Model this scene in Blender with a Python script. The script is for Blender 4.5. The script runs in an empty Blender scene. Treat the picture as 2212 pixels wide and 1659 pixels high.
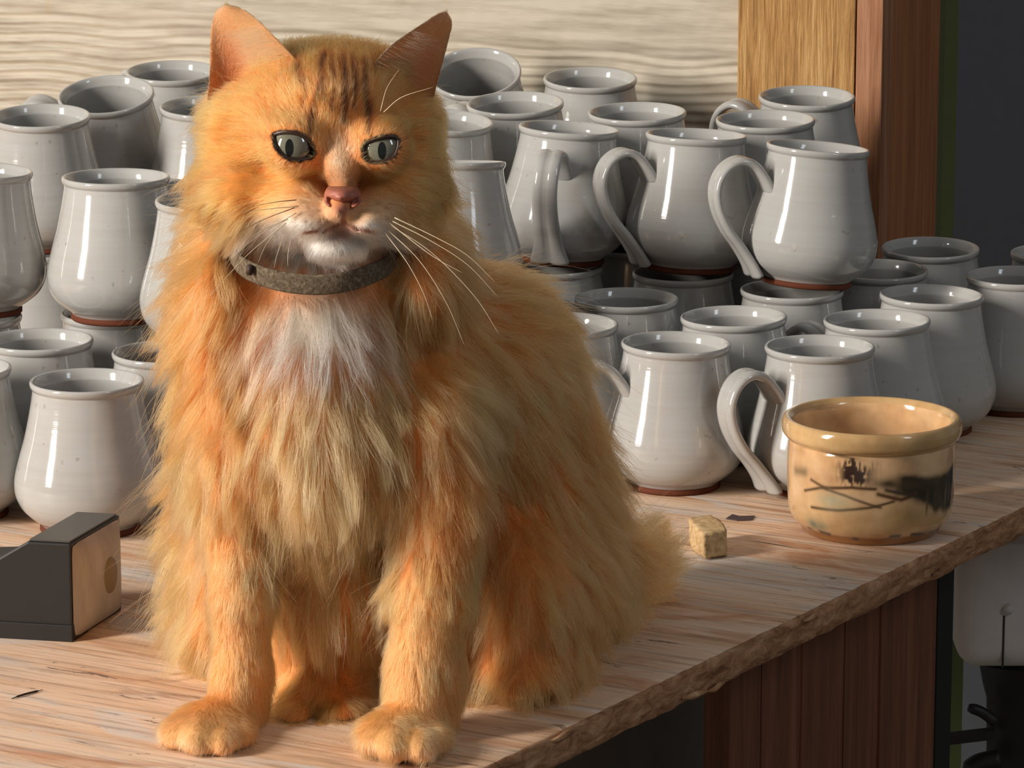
import bpy, bmesh, math, random
import numpy as np
from mathutils import Vector, Matrix

# ------------------------------------------------------------------ camera, world, light, exposure
S = bpy.context.scene
COL = S.collection
W, H_PX, FPX = 2212.0, 1659.0, 9000.0
CAM_H, PITCH = 0.676, math.radians(12.7)
cam_d = bpy.data.cameras.new('camera'); cam = bpy.data.objects.new('camera', cam_d); COL.objects.link(cam)
cam_d.sensor_fit = 'HORIZONTAL'; cam_d.sensor_width = 36.0; cam_d.lens = FPX / W * 36.0
cam_d.clip_start = 0.05; cam_d.clip_end = 60
cam.location = (0, 0, CAM_H); cam.rotation_euler = (math.radians(90) - PITCH, 0, 0)
S.camera = cam

wd = bpy.data.worlds.new('world'); S.world = wd; wd.use_nodes = True
bg = wd.node_tree.nodes['Background']; bg.inputs[0].default_value = (1.0, 0.975, 0.94, 1); bg.inputs[1].default_value = 0.15

def window_light(name, loc, target, sx, sy, power, color):
    l = bpy.data.lights.new(name, 'AREA'); l.shape = 'RECTANGLE'; l.size = sx; l.size_y = sy
    l.energy = power; l.color = color
    o = bpy.data.objects.new(name, l); COL.objects.link(o); o.location = loc
    o.rotation_euler = (Vector(target) - Vector(loc)).to_track_quat('-Z', 'Y').to_euler()
    return o
# daylight: the glaze mirrors a tall window on one side and a weaker one on the other, both out of frame
window_light('window_left_offscreen', (-3.1, 0.95, 1.40), (0.0, 2.5, 1.1), 0.55, 1.9, 212, (1.0, 0.93, 0.84))
window_light('window_right_offscreen', (2.4, 0.5, 2.3), (0.2, 2.7, 0.0), 0.5, 1.2, 13, (0.85, 0.93, 1.0))
S.view_settings.view_transform = 'Standard'; S.view_settings.look = 'None'
S.view_settings.gamma = 1.0; S.view_settings.use_curve_mapping = False
S.view_settings.exposure = 0.0
S.cycles.max_bounces = 6; S.cycles.diffuse_bounces = 2; S.cycles.glossy_bounces = 3; S.cycles.transmission_bounces = 6
S.cycles.caustics_reflective = False; S.cycles.caustics_refractive = False; S.cycles.use_adaptive_sampling = True; S.cycles.adaptive_threshold = 0.08

# ------------------------------------------------------------------ helpers
rng = np.random.default_rng(7); random.seed(7)
SP, CP = math.sin(PITCH), math.cos(PITCH)
def ray(px, py):
    u, v = (px - W / 2) / FPX, (H_PX / 2 - py) / FPX
    return Vector((u, CP + v * SP, -SP + v * CP))
def at_z(px, py, z=0.0):
    d = ray(px, py); t = (z - CAM_H) / d.z
    return Vector((d.x * t, d.y * t, z))
def at_y(px, py, Y):
    d = ray(px, py); t = Y / d.y
    return Vector((d.x * t, Y, CAM_H + d.z * t))
def to_px(P):
    P = np.asarray(P); q = P - np.array([0, 0, CAM_H])
    f = q[..., 1] * CP - q[..., 2] * SP; up = q[..., 1] * SP + q[..., 2] * CP
    return W / 2 + FPX * q[..., 0] / f, H_PX / 2 - FPX * up / f
def lin(r, g, b):
    f = lambda c: (c / 255 / 12.92) if c / 255 <= 0.04045 else ((c / 255 + 0.055) / 1.055) ** 2.4
    return (f(r), f(g), f(b), 1.0)

def mesh_obj(name, verts, faces, mat=None, parent=None, smooth=True, me=None):
    if me is None:
        me = bpy.data.meshes.new(name); me.from_pydata([tuple(v) for v in verts], [], [tuple(f) for f in faces]); me.update()
        if smooth: me.shade_smooth()
        if mat: me.materials.append(mat)
    o = bpy.data.objects.new(name, me); COL.objects.link(o)
    if parent: o.parent = parent
    return o
def empty(name, loc=(0, 0, 0)):
    o = bpy.data.objects.new(name, None); COL.objects.link(o); o.location = loc; o.empty_display_size = 0.02
    return o
def tag(o, label=None, cat=None, group=None, kind=None):
    for k, v in (('label', label), ('category', cat), ('group', group), ('kind', kind)):
        if v: o[k] = v
    return o
def bm_obj(name, bm, mat, parent=None, smooth=False):
    me = bpy.data.meshes.new(name); bm.to_mesh(me); bm.free()
    if smooth: me.shade_smooth()
    me.materials.append(mat)
    o = bpy.data.objects.new(name, me); COL.objects.link(o)
    if parent: o.parent = parent
    return o
def prism(name, foot, z0, z1, mat, parent=None, bevel=0.0):
    """box-like solid from a counter-clockwise footprint"""
    bm = bmesh.new(); n = len(foot)
    lo = [bm.verts.new((p[0], p[1], z0)) for p in foot]; hi = [bm.verts.new((p[0], p[1], z1)) for p in foot]
    bm.faces.new(lo[::-1]); bm.faces.new(hi)
    for i in range(n): bm.faces.new((lo[i], lo[(i + 1) % n], hi[(i + 1) % n], hi[i]))
    bmesh.ops.recalc_face_normals(bm, faces=bm.faces)
    if bevel: bmesh.ops.bevel(bm, geom=list(bm.edges), offset=bevel, segments=2, affect='EDGES', profile=0.6)
    return bm_obj(name, bm, mat, parent)
def lathe(prof, n=64):
    V, F = [], []
    for r, z in prof:
        for k in range(n):
            a = 2 * math.pi * k / n; V.append((r * math.cos(a), r * math.sin(a), z))
    for i in range(len(prof) - 1):
        for k in range(n):
            k2 = (k + 1) % n
            F.append((i * n + k, i * n + k2, (i + 1) * n + k2, (i + 1) * n + k))
    return V, F
def catmull(pts, per=8):
    P = [np.array(p, float) for p in pts]; P = [2 * P[0] - P[1]] + P + [2 * P[-1] - P[-2]]; out = []
    for i in range(1, len(P) - 2):
        for k in range(per):
            t = k / per; a, b, c, d = P[i - 1], P[i], P[i + 1], P[i + 2]
            out.append(0.5 * (2 * b + (c - a) * t + (2 * a - 5 * b + 4 * c - d) * t * t + (3 * b - a - 3 * c + d) * t ** 3))
    out.append(P[-2]); return np.array(out)
def tube(path, radii, n=8, closed=False):
    """tube mesh along a 3D path"""
    path = np.asarray(path, float); m = len(path); V, F = [], []
    tang = np.gradient(path, axis=0)
    if closed: tang = np.roll(path, -1, 0) - np.roll(path, 1, 0)
    up = np.array([0.13, 0.21, 0.97])
    for i in range(m):
        t = tang[i] / (np.linalg.norm(tang[i]) + 1e-12)
        a = np.cross(t, up); a /= np.linalg.norm(a) + 1e-12; b = np.cross(t, a)
        for k in range(n):
            an = 2 * math.pi * k / n; V.append(path[i] + radii[i] * (math.cos(an) * a + math.sin(an) * b))
    for i in range(m if closed else m - 1):
        j = (i + 1) % m
        for k in range(n):
            k2 = (k + 1) % n; F.append((i * n + k, i * n + k2, j * n + k2, j * n + k))
    if not closed:
        F.append(tuple(range(n))[::-1]); F.append(tuple(range((m - 1) * n, m * n)))
    return V, F

class Nodes:
    def __init__(s, name, rough=0.6, spec=0.4):
        s.m = bpy.data.materials.new(name); s.m.use_nodes = True; s.t = s.m.node_tree
        s.b = s.t.nodes['Principled BSDF']; s.b.inputs['Roughness'].default_value = rough
        s.b.inputs['Specular IOR Level'].default_value = spec
    def n(s, typ, **kw):
        o = s.t.nodes.new(typ)
        for k, v in kw.items():
            if k.startswith('_'): setattr(o, k[1:], v)
            else: o.inputs[k.replace('__', ' ')].default_value = v
        return o
    def l(s, a, b): s.t.links.new(a, b)
    def coord(s, scale=(1, 1, 1), rot=(0, 0, 0), kind='Object'):
        c = s.n('ShaderNodeTexCoord'); mp = s.n('ShaderNodeMapping'); s.l(c.outputs[kind], mp.inputs[0])
        mp.inputs['Scale'].default_value = scale; mp.inputs['Rotation'].default_value = rot
        return mp.outputs[0]
    def grain(s, scale, ang):
        """turn first, then stretch: streaks run at ang below +X"""
        c = s.n('ShaderNodeTexCoord'); mp = s.n('ShaderNodeMapping', _vector_type='TEXTURE'); s.l(c.outputs['Object'], mp.inputs[0])
        mp.inputs['Scale'].default_value = tuple(1 / k for k in scale); mp.inputs['Rotation'].default_value = (0, 0, -ang)
        return mp.outputs[0]
    def noise(s, vec, scale, detail=5, rough=0.55, dist=0.0):
        o = s.n('ShaderNodeTexNoise', Scale=scale, Detail=detail, Roughness=rough, Distortion=dist); s.l(vec, o.inputs['Vector'])
        return o.outputs['Fac']
    def ramp(s, fac, stops):
        o = s.n('ShaderNodeValToRGB'); s.l(fac, o.inputs[0]); e = o.color_ramp.elements
        while len(e) < len(stops): e.new(0.5)
        for q, (p, c) in zip(e, stops): q.position = p; q.color = c if len(c) == 4 else (*c, 1)
        return o.outputs['Color']
    def mix(s, fac, a, b, mode='MIX'):
        o = s.n('ShaderNodeMix', _data_type='RGBA', _blend_type=mode)
        for i, v in ((0, fac), (6, a), (7, b)):
            if isinstance(v, (int, float)): o.inputs[i].default_value = v
            elif isinstance(v, tuple): o.inputs[i].default_value = v
            else: s.l(v, o.inputs[i])
        return o.outputs[2]
    def bump(s, h, dist=0.002, strength=1.0):
        o = s.n('ShaderNodeBump', Distance=dist, Strength=strength); s.l(h, o.inputs['Height']); s.l(o.outputs[0], s.b.inputs['Normal'])
    def color(s, c):
        if isinstance(c, tuple): s.b.inputs['Base Color'].default_value = c
        else: s.l(c, s.b.inputs['Base Color'])
        return s.m
BW = lambda v: (v, v, v, 1)

# ------------------------------------------------------------------ materials
def wood_mat(name, dark, mid, light, axis='z', scale=1.0, rough=0.7, bump=0.001):
    N = Nodes(name, rough, 0.25)
    sc = {'z': (26, 26, 1.3), 'x': (1.3, 26, 26), 'y': (26, 1.3, 26)}[axis]
    v = N.coord(tuple(k * scale for k in sc))
    a = N.noise(v, 3.0, 8, 0.65, 0.6); b = N.noise(N.coord(tuple(k * scale * 3.2 for k in sc)), 4.0, 4, 0.6)
    c = N.ramp(a, [(0.30, dark), (0.5, mid), (0.72, light)])
    c = N.mix(0.35, c, N.ramp(b, [(0.35, dark), (0.65, light)]), 'MULTIPLY') if False else N.mix(0.3, c, N.ramp(b, [(0.3, dark), (0.7, light)]))
    N.bump(b, bump, 0.8); return N.color(c)
M = {}
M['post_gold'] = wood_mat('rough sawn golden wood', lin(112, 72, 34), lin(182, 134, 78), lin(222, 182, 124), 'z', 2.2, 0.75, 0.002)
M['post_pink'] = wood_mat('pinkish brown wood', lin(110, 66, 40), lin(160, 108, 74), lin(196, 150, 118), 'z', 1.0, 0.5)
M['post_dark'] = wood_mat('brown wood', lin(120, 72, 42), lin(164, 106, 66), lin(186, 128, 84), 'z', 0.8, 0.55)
M['cabinet'] = wood_mat('dark brown stained wood', lin(74, 42, 29), lin(108, 66, 46), lin(136, 88, 62), 'z', 0.8, 0.55)

def plain(name, c, rough=0.5, spec=0.4, metal=0.0):
    N = Nodes(name, rough, spec); N.b.inputs['Metallic'].default_value = metal
    f = N.noise(N.coord(), 60, 4); 
    d = tuple(x * 0.82 for x in c[:3]) + (1,)
    return N.color(N.mix(f, d, c))
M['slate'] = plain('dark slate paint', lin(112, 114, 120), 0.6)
M['olive'] = plain('dark olive paint', lin(104, 114, 66), 0.6)
M['black'] = plain('near black paint', lin(22, 20, 20), 0.6)
M['under'] = plain('dark grey panel', lin(168, 158, 146), 0.8)
M['floor'] = plain('grey concrete', lin(120, 116, 110), 0.8)

# plywood bench top: long streaks along the grain, grey wear, dark cracks
GR = math.radians(29)      # the grain runs square to the sawn edge
def ply_mat():
    N = Nodes('weathered plywood', 0.62, 0.3)
    v1 = N.grain((3.0, 30, 20), GR); v2 = N.grain((1.6, 15, 16), GR); v3 = N.grain((7, 150, 60), GR); v4 = N.grain((7, 30, 20), GR)
    a = N.noise(v2, 2.2, 6, 0.6, 0.8); b = N.noise(v1, 2.0, 6, 0.65, 0.5); fine = N.noise(v3, 1.6, 4, 0.6)
    c = N.ramp(a, [(0.28, lin(176, 130, 98)), (0.42, lin(224, 184, 150)), (0.56, lin(238, 206, 178)), (0.75, lin(226, 202, 180))])
    pt = N.noise(N.grain((2.0, 8, 9), GR), 2.6, 6, 0.62, 1.0)
    c = N.mix(N.ramp(pt, [(0.33, BW(0.7)), (0.43, BW(0))]), c, lin(198, 132, 90))
    c = N.mix(N.ramp(pt, [(0.54, BW(0)), (0.63, BW(0.8))]), c, lin(220, 210, 202))
    c = N.mix(N.ramp(b, [(0.55, BW(0)), (0.68, BW(0.7))]), c, lin(206, 194, 186))
    c = N.mix(N.ramp(b, [(0.27, BW(0.8)), (0.40, BW(0))]), c, lin(132, 84, 54))
    c = N.mix(N.ramp(fine, [(0.34, BW(0.45)), (0.5, BW(0))]), c, lin(120, 84, 60))
    spot = N.noise(v4, 3.1, 5, 0.75, 1.2)
    c = N.mix(N.ramp(spot, [(0.625, BW(0)), (0.66, BW(0.8))]), c, lin(88, 74, 70))
    crack = N.noise(N.grain((5, 90, 60), GR + 0.1), 1.3, 3, 0.5, 0.4)
    c = N.mix(N.ramp(crack, [(0.72, BW(0)), (0.75, BW(0.9))]), c, lin(48, 34, 26))
    h = N.mix(0.5, b, fine)
    N.bump(h, 0.0012, 0.6); return N.color(c)
M['ply'] = ply_mat()
def ply_edge():
    N = Nodes('rough plywood edge', 0.8, 0.2)
    a = N.noise(N.coord((40, 40, 110)), 1.4, 7, 0.7, 0.8); b = N.noise(N.coord((22, 22, 120)), 1.6, 4, 0.6)
    c = N.ramp(a, [(0.3, lin(122, 82, 54)), (0.5, lin(182, 134, 98)), (0.7, lin(216, 172, 136))])
    c = N.mix(N.ramp(b, [(0.66, BW(0)), (0.72, BW(0.92))]), c, lin(40, 26, 18))
    N.bump(a, 0.004, 0.9); return N.color(c)
M['ply_edge'] = ply_edge()

def glaze():
    N = Nodes('pale grey glossy glaze', 0.10, 0.5)
    N.b.inputs['Coat Weight'].default_value = 0.3; N.b.inputs['Coat Roughness'].default_value = 0.04
    v = N.coord(); a = N.noise(v, 22, 4, 0.6); s = N.noise(v, 170, 2, 0.5); ring = N.noise(N.coord((6, 6, 260)), 1.0, 3)
    c = N.mix(a, lin(166, 165, 162), lin(186, 185, 183))
    c = N.mix(N.ramp(s, [(0.70, BW(0)), (0.76, BW(0.5))]), c, lin(130, 120, 108))
    c = N.mix(N.ramp(ring, [(0.3, BW(0.25)), (0.6, BW(0))]), c, lin(160, 154, 146))
    N.bump(N.mix(0.5, N.noise(v, 30, 3), ring), 0.0007, 0.35); return N.color(c)
M['glaze'] = glaze()
M['terracotta'] = plain('unglazed red clay', lin(104, 56, 38), 0.8, 0.2)

# ------------------------------------------------------------------ structure: wall, post, floor, far room
WA = math.radians(20)                      # the back wall runs to the side and towards the camera
WDIR = Vector((math.cos(WA), -math.sin(WA), 0)); WN = Vector((-math.sin(WA), -math.cos(WA), 0))
W0 = Vector((-0.27, 3.42, 0))
def on_wall(px, off=0.0):
    """point (z=0) where the vertical plane through a pixel column meets the wall plane moved out by off"""
    u = (px - W / 2) / FPX; o = W0 + WN * off
    # column plane: x = u * depth ; use mean depth factor for mid height
    d = Vector((u, CP + 0.08 * SP, 0)); den = WDIR.x * d.y - WDIR.y * d.x
    s = (d.x * o.y - d.y * o.x) / den
    return o + WDIR * s
def wall_grid():
    s0, s1 = -0.75, (on_wall(1640) - W0).dot(WDIR); z0, z1 = -0.03, 0.75
    nx, nz = 420, 460
    xs = np.linspace(s0, s1, nx); zs = np.linspace(z0, z1, nz)
    X, Z = np.meshgrid(xs, zs)
    r = np.random.default_rng(3)
    def wob(X, Z, fx, fz, n=7):
        o = np.zeros_like(X)
        for _ in range(n):
            o += np.sin(X * fx * r.uniform(.4, 1.6) + Z * fz * r.uniform(-1, 1) + r.uniform(0, 6.3)) / n
        return o
    warp = Z + 0.010 * wob(X, Z, 9, 14) + 0.004 * wob(X, Z, 34, 50)
    ph = warp * 2 * math.pi / 0.0082 + 2.2 * wob(X, Z, 6, 60)
    ridge = (0.5 + 0.5 * np.sin(ph)) ** 1.6
    ridge2 = (0.5 + 0.5 * np.sin(ph * 2.13 + 3 * wob(X, Z, 12, 40))) ** 2
    amp = np.clip(0.65 + 0.5 * wob(X, Z, 10, 40), 0.2, 1.1)
    # the board above is smooth: its lower border climbs from the post to the corner
    bp = []
    for q in ((-150, -5), (450, 32), (1000, 76), (1400, 96), (1640, 112)):
        d = ray(*q); t = (W0 - Vector((0, 0, CAM_H))).dot(WN) / d.dot(WN); h = Vector((0, 0, CAM_H)) + d * t; bp.append(((h - W0).dot(WDIR), h.z))
    top = np.interp(X, [q[0] for q in bp], [q[1] for q in bp]) + 0.003 * wob(X, Z, 60, 0)
    sm = np.clip((top - Z) / 0.012, 0, 1)
    hgt = 0.0048 * amp * (ridge * 0.85 + 0.2 * ridge2) * sm + 0.0040 * (1 - sm) + 0.0002 * wob(X, Z, 300, 300)
    P = np.array(W0)[None, None] + X[..., None] * np.array(WDIR) + hgt[..., None] * np.array(WN); P[..., 2] = Z
    idx = np.arange(nx * nz).reshape(nz, nx)
    F = np.stack([idx[:-1, :-1], idx[:-1, 1:], idx[1:, 1:], idx[1:, :-1]], -1).reshape(-1, 4)
    return P.reshape(-1, 3), F
def cream():
    N = Nodes('cream painted weathered wood', 0.6, 0.3)
    v = N.coord((3, 3, 30)); a = N.noise(v, 4, 6, 0.6)
    c = N.ramp(a, [(0.3, lin(162, 150, 132)), (0.6, lin(198, 188, 171))])
    st = N.noise(N.coord((9, 9, 5)), 1.7, 5, 0.7, 0.5)
    c = N.mix(N.ramp(st, [(0.66, BW(0)), (0.76, BW(0.55))]), c, lin(206, 154, 84))
    return N.color(c)
V, F = wall_grid()
wb = mesh_obj('wall_back', V, F, cream()); wb['kind'] = 'structure'

# post at the end of the wall: rough face board, smooth corner strip, brown side board
pc = [on_wall(1593, 0.022), on_wall(1846, 0.022), on_wall(1849, 0.022), on_wall(1906, 0.022)]
depth = WN * -0.19
def board(name, a, b, th, mat, z0=0.0, z1=0.85, parent=None, bev=0.0012):
    back = -WN * th
    return prism(name, [a, b, b + back, a + back], z0, z1, mat, parent, bev)
post = empty('wooden_post', (pc[0] + pc[3]) / 2)
tag(post, 'square timber post with rough golden face standing at the end of the cream wall', 'post')
def keep(o, p):  # parent without moving
    o.parent = p; o.matrix_parent_inverse = Matrix.Translation(-p.location); return o
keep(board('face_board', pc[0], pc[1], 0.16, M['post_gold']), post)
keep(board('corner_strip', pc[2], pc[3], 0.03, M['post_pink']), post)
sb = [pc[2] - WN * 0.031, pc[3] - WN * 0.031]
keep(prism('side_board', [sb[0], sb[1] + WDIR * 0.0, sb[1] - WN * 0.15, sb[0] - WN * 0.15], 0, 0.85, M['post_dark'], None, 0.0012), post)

# dark room beyond the post
fx = Vector((0.2, 4.6, 0))
fw = prism('wall_far', [(-0.5, 4.6), (2.6, 4.2), (2.6, 4.3), (-0.5, 4.7)], -0.8, 1.6, M['slate']); fw['kind'] = 'structure'
dz = [at_y(2046, 300, 3.7).x, at_y(2064, 300, 3.7).x]
tr = prism('trim_1', [(dz[0] - 0.004, 3.7), (dz[1], 3.7), (dz[1], 3.76), (dz[0] - 0.004, 3.76)], -0.8, 1.5, M['olive']); tr['kind'] = 'structure'
fl = prism('floor', [(-3, -1), (4, -1), (4, 6), (-3, 6)], -0.82, -0.80, M['floor']); fl['kind'] = 'structure'

# ------------------------------------------------------------------ workbench
E0, E1 = at_z(1080, 1645), at_z(2212, 1098)
ED = (E1 - E0).normalized(); EN = Vector((ED.y, -ED.x, 0))           # along the edge, outwards
TH = 0.0185
bench = empty('workbench', (0, 2.6, 0)); tag(bench, 'weathered plywood workbench with a ragged edge over dark plank sides', 'workbench')
def tabletop():
    s0, s1, n = -0.42, 0.98, 700
    r = np.random.default_rng(11)
    def wob(s, f, k=9): return sum(np.sin(s * f * r.uniform(.5, 1.6) + r.uniform(0, 6.3)) for _ in range(k)) / k
    s = np.linspace(s0, s1, n); e0 = np.array(E0); ed = np.array(ED); en = np.array(EN)
    base = e0 + s[:, None] * ed
    j = lambda f, a: a * wob(s, f)
    chip = np.clip(wob(s, 120) - 0.28, 0, 1) * 0.006
    rows = [
        (-0.010 + 0 * s, 0.0 * s),
        (-0.0016 + j(260, .0010) - chip, 0.0 * s - chip * 0.1),
        (0.0004 + j(300, .0008) - chip * 0.6, -0.0016 - chip * .6 + j(200, .0004)),
        (0.0010 + j(240, .0012), -0.35 * TH + j(150, .0008)),
        (0.0008 + j(280, .0014), -0.68 * TH + j(150, .0008)),
        (0.0002 + j(260, .0012), -0.95 * TH + j(90, .0016)),
        (-0.004 + j(200, .0010), -1.02 * TH + j(90, .0016)),
        (-0.012 + 0 * s, -TH + 0 * s)]
    V = []
    for o, z in rows:
        P = base + o[:, None] * en; P[:, 2] = z; V.append(P)
    F, mi = [], []
    for a in range(len(rows) - 1):
        for i in range(n - 1):
            F.append((a * n + i, a * n + i + 1, (a + 1) * n + i + 1, (a + 1) * n + i)[::-1]); mi.append(0 if a == 0 else 1)
    V = list(np.concatenate(V))
    # the rest of the sheet: to the wall and out to the side
    back = [W0 + WDIR * 1.05 + WN * 0.014, W0 - WDIR * 0.75 + WN * 0.014, Vector((-0.95, 2.0, 0)), Vector((-0.75, 1.55, 0))]
    far = np.array(E0 + ED * s1) ; k = len(V)
    for z in (0.0, -TH):
        for p in back: V.append(np.array((p.x, p.y, z)))
    top_in = [i for i in range(n)]
    F.append(tuple([*top_in[::-1]][::-1] + [k, k + 1, k + 2, k + 3])); mi.append(0)
    bot = [7 * n + i for i in range(n)]
    F.append(tuple(bot[::-1] + [k + 7, k + 6, k + 5, k + 4])); mi.append(1)
    ends = [(n - 1, k), (k, k + 1), (k + 1, k + 2), (k + 2, k + 3), (k + 3, 0)]
    lowm = lambda q: 7 * n + q if q < n else q + 4
    for a, b in ends: F.append((a, lowm(a), lowm(b), b)); mi.append(1)
    o = mesh_obj('tabletop', V, F, M['ply'], None, False); o.data.materials.append(M['ply_edge'])
    o.data.polygons.foreach_set('material_index', mi)
    sm = [f < (len(rows) - 1) * (n - 1) for f in range(len(F))]
    o.data.polygons.foreach_set('use_smooth', sm); return keep(o, bench)
tabletop()
# loose splinters lifting off the worn edge
def splinter(px, py, ln, up, tilt):
    p = at_z(px, py, -TH * up); a = p + EN * 0.001; d = (ED + Vector((0, 0, tilt))).normalized()
    n = 9; V, F = [], []
    for i in range(n):
        t = i / (n - 1); w = 0.0022 * math.sin(math.pi * min(1, t * 1.1 + 0.05)) + 0.0002
        c = a + d * (ln * (t - 0.5)) + EN * (0.0018 * math.sin(t * 3.1) + 0.0006 * math.sin(9 * t))
        V += [c + Vector((0, 0, w)), c + EN * w * 0.8, c - Vector((0, 0, w)), c - EN * w]
    for i in range(n - 1):
        for k in range(4): F.append((i * 4 + k, i * 4 + (k + 1) % 4, i * 4 + 4 + (k + 1) % 4, i * 4 + 4 + k))
    keep(mesh_obj('splinter', V, F, M['ply_edge'], None, True), bench)
splinter(1500, 1498, 0.032, 0.8, -0.10); splinter(1420, 1475, 0.02, 0.2, 0.05); splinter(1545, 1480, 0.02, 0.9, 0.1)
splinter(1290, 1590, 0.025, 0.75, 0.04); splinter(1215, 1585, 0.03, 0.1, 0.02); splinter(1750, 1330, 0.022, 0.1, 0.02)
splinter(2120, 1150, 0.05, 0.2, 0.03); splinter(2010, 1195, 0.03, 0.15, -0.03)

# plank side under the top, set back a little from the edge
def edge_at(px, inset):
    """point (z=0) on the line inset from the edge whose column is px (seen just below the top)"""
    o = E0 - EN * inset; u = (px - W / 2) / FPX; d = Vector((u, CP - 0.06 * SP, 0))
    den = ED.x * d.y - ED.y * d.x; s = (d.x * o.y - d.y * o.x) / den
    return o + ED * s
pl = [1578, 1647, 1735, 1826, 1905, 2024]
for a, b, off in zip(pl[:-1], pl[1:], (0, .002, .0005, .003, .001)):
    p, q = edge_at(a + 0.8, 0.035 + off), edge_at(b - 0.8, 0.035 + off)
    keep(prism('plank', [p, q, q - EN * 0.018, p - EN * 0.018], -0.80, -TH - 0.001, M['cabinet'], None, 0.0012), bench)
p, q = edge_at(2026, 0.05), edge_at(2060, 0.05)
keep(prism('corner_leg', [p, q, q - EN * 0.05, p - EN * 0.05], -0.80, -TH - 0.001, M['black'], None, 0.002), bench)
p, q = edge_at(700, 0.20), edge_at(1600, 0.20)
keep(prism('inner_panel', [p, q, q - EN * 0.018, p - EN * 0.018], -0.80, -TH - 0.001, M['under'], None, 0.001), bench)
for x, y in ((-0.7, 1.8), (-0.85, 3.4)):
    keep(prism('leg', [(x, y), (x + .06, y), (x + .06, y + .06), (x, y + .06)], -0.80, -TH - 0.001, M['cabinet'], None, 0.002), bench)

# olive strip and pale tub on a dark stand beyond the bench
Ys = 3.25
o = prism('trim_2', [(at_y(2052, 1400, Ys).x, Ys), (at_y(2082, 1400, Ys).x, Ys), (at_y(2082, 1400, Ys).x, Ys + .03), (at_y(2052, 1400, Ys).x, Ys + .03)], -0.80, -0.02, M['olive']); o['kind'] = 'structure'
Yt = 3.02
def tub():
    root = empty('splash_tub', (at_y(2200, 1500, Yt).x, Yt + 0.1, -0.80)); tag(root, 'pale plastic tub with a vertical seam on a dark metal stand beyond the bench', 'tub')
    pale = plain('pale worn plastic', lin(226, 218, 212), 0.5); seam = plain('dark seam', lin(50, 44, 42), 0.7)
    iron = plain('dark cast metal', lin(34, 32, 32), 0.5, 0.4)
    x0, x1 = at_y(2072, 1300, Yt).x, at_y(2330, 1300, Yt).x
    z0, z1 = at_y(2100, 1450, Yt).z, at_y(2100, 1175, Yt).z
    bm = bmesh.new(); bmesh.ops.create_cube(bm, size=1.0)
    for v in bm.verts: v.co = Vector(((x0 + x1) / 2 + v.co.x * (x1 - x0), Yt + 0.07 + v.co.y * 0.14, (z0 + z1) / 2 + v.co.z * (z1 - z0)))
    bmesh.ops.bevel(bm, geom=[e for e in bm.edges if not all(v.co.z > z1 - 1e-5 for v in e.verts)], offset=0.017, segments=5, affect='EDGES', profile=0.5)
    keep(bm_obj('tub_wall', bm, pale, None, True), root)
    xs = at_y(2167, 1400, Yt).x; 
    keep(prism('seam', [(xs - .0007, Yt - .0006), (xs + .0007, Yt - .0006), (xs + .0007, Yt + .002), (xs - .0007, Yt + .002)], at_y(2167, 1442, Yt).z, at_y(2167, 1330, Yt).z, seam), root)
    xk = at_y(2178, 1315, Yt).x; zk = at_y(2178, 1315, Yt).z
    V, F = tube([(xk, Yt - .003, zk), (xk, Yt + .004, zk)], [.004, .004], 14); keep(mesh_obj('plug', V, F, pale), root)
    # stand: neck, column, lever with rounded end, flat bar, foot
    g = lambda px, py: at_y(px, py, Yt + 0.04)
    prof = [(2124, 1455), (2132, 1500), (2140, 1530), (2140, 1640), (2132, 1800)]
    V, F = [], []
    cx = g(2230, 1500).x
    pr = [(cx - g(a, b).x, g(a, b).z) for a, b in prof] + [(0.06, -0.75), (0.09, -0.80)]
    VV, FF = lathe(pr, 24); VV = [(v[0] + cx, v[1] * 0.6 + Yt + .07, v[2]) for v in VV]
    keep(mesh_obj('stand_column', VV, FF, iron), root)
    a, b, c = g(2092, 1528), g(2120, 1538), g(2150, 1560)
    V, F = tube(catmull([a, b, c], 5), [.003, .0036] + [.0042] * 9, 12); keep(mesh_obj('lever', V, F, iron), root)
    a, b = g(2050, 1600), g(2150, 1588)
    bm = bmesh.new(); vs = []
    for p in (a, b):
        for dy, dzz in ((0, -.0036), (.01, -.0036), (.01, .0036), (0, .0036)): vs.append(bm.verts.new((p.x, p.y + dy, p.z + dzz)))
    for f in ((3, 2, 1, 0), (4, 5, 6, 7), (0, 1, 5, 4), (1, 2, 6, 5), (2, 3, 7, 6), (3, 0, 4, 7)): bm.faces.new([vs[i] for i in f])
    keep(bm_obj('cross_bar', bm, iron), root)
    a, b, c = g(2085, 1672), g(2115, 1650), g(2160, 1640)
    V, F = tube(catmull([a, b, c], 5), [.004, .006] + [.008] * 9, 12); keep(mesh_obj('foot_pedal', V, F, iron), root)
tub()

# ------------------------------------------------------------------ mugs
MH, MR = 0.0975, 0.036
def mug_profile():
    k = [(0.00, .86), (.025, .92), (.06, 1.04), (.12, 1.20), (.20, 1.30), (.28, 1.325), (.36, 1.30), (.48, 1.22), (.60, 1.13), (.72, 1.06), (.83, 1.005), (.91, .972), (.945, .965)]
    c = catmull([(r * MR, 0.004 + z * (MH - 0.004)) for z, r in k], 4)
    out = [(0.0005, 0.0045), (0.84 * MR, 0.004)] + [tuple(p) for p in c]
    zt = MH
    out += [(.985 * MR, zt - .0048), (1.008 * MR, zt - .0030), (1.012 * MR, zt - .0014), (1.0 * MR, zt - .0003), (.975 * MR, zt), (.945 * MR, zt - .0005), (.925 * MR, zt - .0022)]
    inner = catmull([((r - .118) * MR, 0.004 + z * (MH - 0.004)) for z, r in k[::-1] if z > 0.08], 3)
    out += [tuple(p) for p in inner][1:] + [(0.7 * MR, 0.0105), (0.3 * MR, 0.0095), (0.0005, 0.0095)]
    return out
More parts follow.
